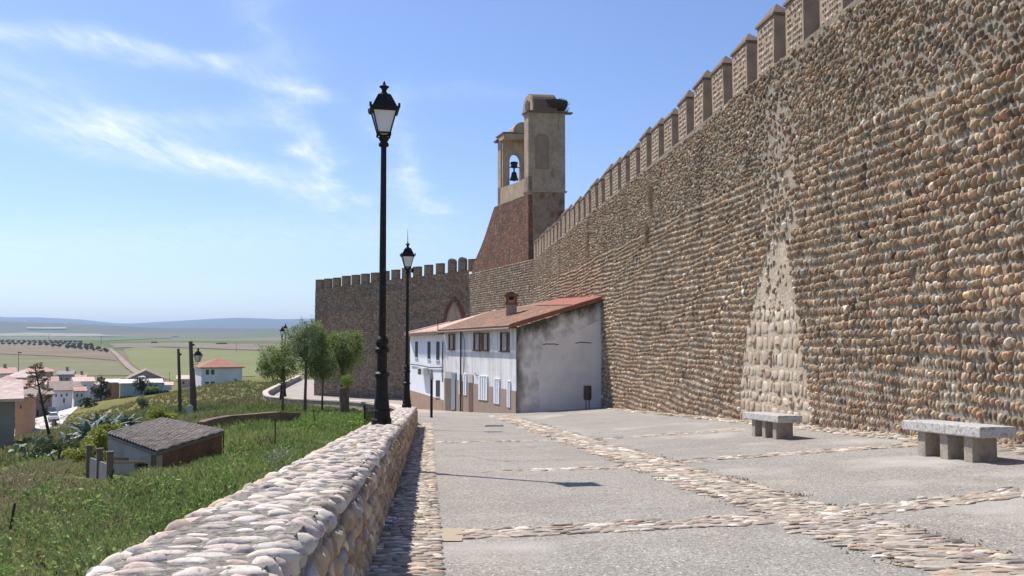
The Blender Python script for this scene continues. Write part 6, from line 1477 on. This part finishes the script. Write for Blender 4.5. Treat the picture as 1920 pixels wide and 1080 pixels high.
# street and cars
track('lower_street', [(50, 862), (56, 830), (66, 806), (84, 790), (104, 777), (124, 767), (150, 757.5)], lambda t: 9.5-3*t, mat('pale_concrete_road', (.60, .56, .53), .9, noise=[(.3, (.52, .48, .45), .4, .7)]), .12, y0=90.)
def car_proto():
    r = empty('parked_car', (0, 0, 0), 'x', 'car', 'cars parked along the lower street'); return r
def carmesh(r, paint, body_only=False):
    b = MB(); L2, W2 = 2.05, .85
    sec = [(-2.05, .35, .62), (-1.95, .3, .82), (-1.1, .28, .90), (0, .28, .92), (1.2, .28, .90), (1.9, .3, .82), (2.05, .35, .60)]
    vs = []
    for yy, z0, z1 in sec:
        k = .92 if abs(yy) > 1.9 else 1
        vs += [(-W2*k, yy, z0), (W2*k, yy, z0), (W2*k, yy, z1*.75), (W2*.93*k, yy, z1), (-W2*.93*k, yy, z1), (-W2*k, yy, z1*.75)]
    fs = [(i*6+j, i*6+(j+1) % 6, i*6+6+(j+1) % 6, i*6+6+j) for i in range(6) for j in range(6)]+[(5, 4, 3, 2, 1, 0), (36, 37, 38, 39, 40, 41)]
    b.add(vs, fs); bo = b.build('body', paint, None); bo.parent = r
    g = MB(); g.prism([(-.76, -1.35, .9), (.76, -1.35, .9), (.76, 1.5, .9), (-.76, 1.5, .9)], [(-.58, -.6, 1.38), (.58, -.6, 1.38), (.58, 1.0, 1.38), (-.58, 1.0, 1.38)]); o = g.build('windows', mwin, None); o.parent = r
    g = MB(); g.prism([(-.60, -.62, 1.375), (.60, -.62, 1.375), (.60, 1.02, 1.375), (-.60, 1.02, 1.375)], [(-.55, -.5, 1.44), (.55, -.5, 1.44), (.55, .9, 1.44), (-.55, .9, 1.44)]); o = g.build('car_roof', paint, None); o.parent = r
    for sx_, sy in ((-1, -1), (1, -1), (1, 1), (-1, 1)):
        g = MB(); g.tube([(sx_*.68, sy*1.28, .31), (sx_*.88, sy*1.28, .31)], .31, 14); o = g.build('wheel', M['black'], None); o.parent = r
    for s in (-1, 1):
        g = MB(); g.box((s*.62, -2.03, .66), (.3, .06, .14)); o = g.build('headlight', M['glass'], None); o.parent = r
paints = dict(silver=mat('silver_paint', (.48, .48, .5), .3, spec=.6), white=mat('white_paint', (.78, .78, .78), .3, spec=.6), dark=mat('dark_paint', (.03, .035, .05), .3, spec=.6), red=mat('red_paint', (.25, .04, .03), .3, spec=.6))
for px, py, pt_, ang, lb in ((42, 797, 'silver', .25, 'silver parked car facing the camera at the near end of the lower street'), (52, 788, 'dark', .3, 'dark parked car just behind the silver one'), (100, 789, 'white', .5, 'white car half hidden by roadside scrub, right side of the lower street'), (96, 778, 'dark', .6, 'dark car parked beside the brown terraced house'),
                             (102, 770, 'white', .7, 'white car parked in front of the white house on the lower street'), (126, 762, 'dark', .9, 'small dark car farthest up the lower street, left one'), (138, 757, 'silver', .9, 'silver car at the far bend of the lower street by the hedge')):
    q_ = hitT(px, py, 90.); r = car_proto(); r['label'] = lb; carmesh(r, paints[pt_]); r.location = (q_.x, q_.y, Tz(q_.x, q_.y)+.14); r.rotation_euler = (0, 0, ang)
q_ = P(40, 785, 170); mb = MB()
for k in range(9): mb.box((q_.x-1.4+k*.36, q_.y+k*.25, q_.z), (.12, .12, 1.9))
for dz in (-.8, .8): mb.tube([(q_.x-1.5, q_.y-.05, q_.z+dz), (q_.x+1.6, q_.y+2.05, q_.z+dz)], .08, 5)
setp(mb.build('white_railing', HM['white']), 'white railing in front of the orange house', 'railing')
a, b = hitT(31, 851, 60.), hitT(80, 850, 60.); mb = MB(); mb.slab([(a.x, a.y, a.z+.9), (b.x, b.y, b.z+.9), (b.x, b.y, b.z-.5), (a.x, a.y, a.z-.5)], (0, .3, 0)); setp(mb.build('garden_wall', HM['orange']), 'low reddish garden wall closing the near end of the lower street', 'wall')
# trees of the town
def ttree(px, pb, Y, blobs, col, lb, ls=.32, nm='town_tree', tk=.25, cat='tree', dn=1.0):
    b = P(px, pb, Y); b.z = Tz(b.x, b.y); bl = []
    for x, y, rx, ry_ in blobs: c = P(x, y, Y); bl.append(((c.x, c.y+random.uniform(-.5, .5), c.z), (rx*Y/F, rx*Y/F, ry_*Y/F)))
    tree(nm, b, lb, cat, bl, (tk, max(1., min(v[0][2] for v in bl)-b.z)), col, ls, dn, None)
DK = [(.035, .05, .025), (.06, .08, .035), (.025, .035, .02)]
ttree(189, 751, 195, [(188, 712, 6, 10), (184, 728, 12, 10), (195, 726, 11, 12), (178, 738, 8, 9), (190, 740, 13, 9), (203, 736, 6, 9)], DK, 'tall ragged dark tree in the town beside the white houses')
ttree(265, 742, 205, [(266, 712, 10, 9), (262, 722, 14, 11), (274, 722, 11, 11), (268, 732, 15, 9)], DK, 'round dense dark green tree in front of the warehouse')
ttree(161, 764, 178, [(158, 755, 10, 9), (168, 752, 9, 9), (174, 760, 10, 7)], [(.045, .065, .03), (.06, .08, .04)], 'dark bushy tree at the bend of the lower street', nm='town_tree')
ttree(100, 805, 120, [(98, 795, 6, 5), (103, 800, 5, 5)], [(.07, .10, .05)], 'small roadside tree between the parked cars and the meadow', .22)
for i, (px, py, rx, ry_, lb) in enumerate(((205, 756, 26, 5.5, 'dark clipped hedge stretch at the bottom of the meadow, left part'), (250, 748, 24, 6, 'dark hedge stretch under the round tree, middle part'), (294, 738, 22, 5.5, 'dark hedge stretch rising towards the farmhouse, right part'), (285, 731, 10, 6, 'lighter green bush beside the round tree'))):
    Yq = 185; c = P(px, py, Yq); r = empty('hedge', (c.x, c.y, Tz(c.x, c.y)), lb, 'hedge', None); mb = MB(); g = MB()
    for k in range(9):
        cc = P(px-rx+rx*2*(k+.5)/9, py-(k-4)*(.25 if i < 3 else 0), Yq); rr = (rx/9*1.7*Yq/F, .9, ry_*Yq/F); pts = blobpts((cc.x, cc.y, cc.z), rr, 420, .3); lc = np.array(DK if i < 3 else GL)[rng.choice(3, len(pts))]; leaves(mb, pts, .28, lc, .7); g.tube([(cc.x, cc.y, Tz(cc.x, cc.y)-.2), (cc.x, cc.y, cc.z)], .08, 5)
    part(mb, 'foliage', mleaf, r); part(g, 'stem', mbark, r)
# olive grove on the far slope
def small_tree(name):
    r = bpy.data.objects.new(name, None); mb = MB(); mb.tube([(0, 0, -.4), (.1, 0, 1.2), (0, 0, 2.2)], [.35, .28, .2], 6); t = mb.build('trunk', mbark, None); t.parent = r
    mb = MB()
    for k in range(5): c = (random.uniform(-1.2, 1.2), random.uniform(-1.2, 1.2), 3.0+random.uniform(-.5, .9)); leaves(mb, blobpts(c, (1.7, 1.7, 1.2), 150, .4), .55, (.05, .06, .035), .7)
    c_ = mb.build('crown', mleaf, None); c_.parent = r; return r
ol = small_tree('olive_tree'); scn.collection.objects.link(ol); setp(ol, 'small dark olive tree in the rows of the grove on the far slope', 'olive tree', 'olive trees of the far grove')
first = True
rows = []
for rrow, (y0, yE, x0, x1, nn_) in enumerate(((637.5, 641, -4, 152, 17), (640, 647, 2, 172, 17), (644, 651, 4, 186, 16), (648, 655.5, 100, 196, 9), (651.5, 658.5, 128, 200, 7))):
    for k in range(nn_):
        t = k/(nn_-1); rows.append((x0+(x1-x0)*t+random.uniform(-1.5, 1.5), y0+(yE-y0)*t**1.4+random.uniform(-.3, .3)))
for x, y in rows:
    q_ = hitT(x, y+4, 300.); c = ol if first else copytree(ol); first = False
    s = q_.y/1000*random.uniform(1.0, 1.35)*1.0; s = max(.6, min(1.5, s*.8)); c.location = (q_.x, q_.y, Tz(q_.x, q_.y)); c.scale = (s*1.05, s*1.05, s); c.rotation_euler = (0, 0, random.uniform(0, 6.28))
# scattered field trees, far poles, farmstead
for px, py, w_, lb in ((528, 659, 30, 'dark low thicket at the right end of the green field'), (290, 644, 12, 'small dark grove in the middle distance, left of the utility poles'), (415, 646, 16, 'thin line of dark trees beyond the ploughed field')):
    q_ = hitT(px, py, 300.); r = empty('thicket', q_, lb, 'trees'); mb = MB(); g = MB(); Yq = q_.y
    for k in range(10):
        cx = q_.x+(k-4.5)/10*w_*Yq/F; z = Tz(cx, Yq); hgt = 3.2*Yq/F; leaves(mb, blobpts((cx, Yq+random.uniform(-5, 5), z+hgt*.5), (w_/9*Yq/F, w_/9*Yq/F, hgt*.6), 120, .3), hgt*.28, (.045, .06, .03), .8); g.tube([(cx, Yq, z-.3), (cx, Yq, z+hgt*.4)], .3, 5)
    part(mb, 'foliage', mleaf, r); part(g, 'trunk', mbark, r)
mpole = mat('far_pole', (.12, .11, .10), .9)
for px, yt, yb, Y, lb in ((35, 661, 690, 230, 'pale street light mast above the town roofs at the left'), (92, 626, 636, 900, 'thin pylon pole beyond the olive grove, left one'), (190, 630, 641, 900, 'thin pylon pole beyond the olive grove, right one'), (318, 698, 718, 260, 'field pole right of the round tree'), (443, 640, 656, 700, 'thin pole in the ploughed field')):
    a, b = P(px, yb, Y), P(px, yt, Y); mb = MB(); rd = max(.08, .45*Y/F*.8); mb.tube([a-Vector((0, 0, 2)), b], [rd, rd*.6], 6)
    if px in (35,): mb.box((b.x+.3, b.y, b.z), (.9, .3, .25))
    else: mb.box((b.x, b.y, b.z-.5*Y/F*2), (5*rd, rd, rd))
    setp(mb.build('field_pole', mpole, loc=a), lb, 'pole')
q_ = P(328, 631.5, 3500); r = empty('farm_building', q_, 'tiny white farm building far out on the plain', 'farm building'); mb = MB(); mb.box((q_.x, q_.y, q_.z), (26, 10, 7)); part(mb, 'wall', HM['white'], r); mb = MB(); mb.prism([(q_.x-14, q_.y-6, q_.z+3.5), (q_.x+14, q_.y-6, q_.z+3.5), (q_.x+14, q_.y+6, q_.z+3.5), (q_.x-14, q_.y+6, q_.z+3.5)], [(q_.x-13, q_.y-.5, q_.z+6.5), (q_.x+13, q_.y-.5, q_.z+6.5), (q_.x+13, q_.y+.5, q_.z+6.5), (q_.x-13, q_.y+.5, q_.z+6.5)]); part(mb, 'roof', RM['brown'], r)
# ------------------------------------------------------------ haze
mh = bpy.data.materials.new('air'); mh.use_nodes = True; t = mh.node_tree; t.nodes.clear(); v = t.nodes.new('ShaderNodeVolumePrincipled'); o_ = t.nodes.new('ShaderNodeOutputMaterial')
v.inputs['Color'].default_value = (.60, .77, 1, 1); v.inputs['Density'].default_value = 6.5e-5; v.inputs['Anisotropy'].default_value = .2
t.links.new(v.outputs[0], o_.inputs['Volume'])
mb = MB(); mb.box((-5000, 10950, 188), (50600, 22500, 426)); hz = mb.build('haze', mh); setp(hz, kind='stuff')
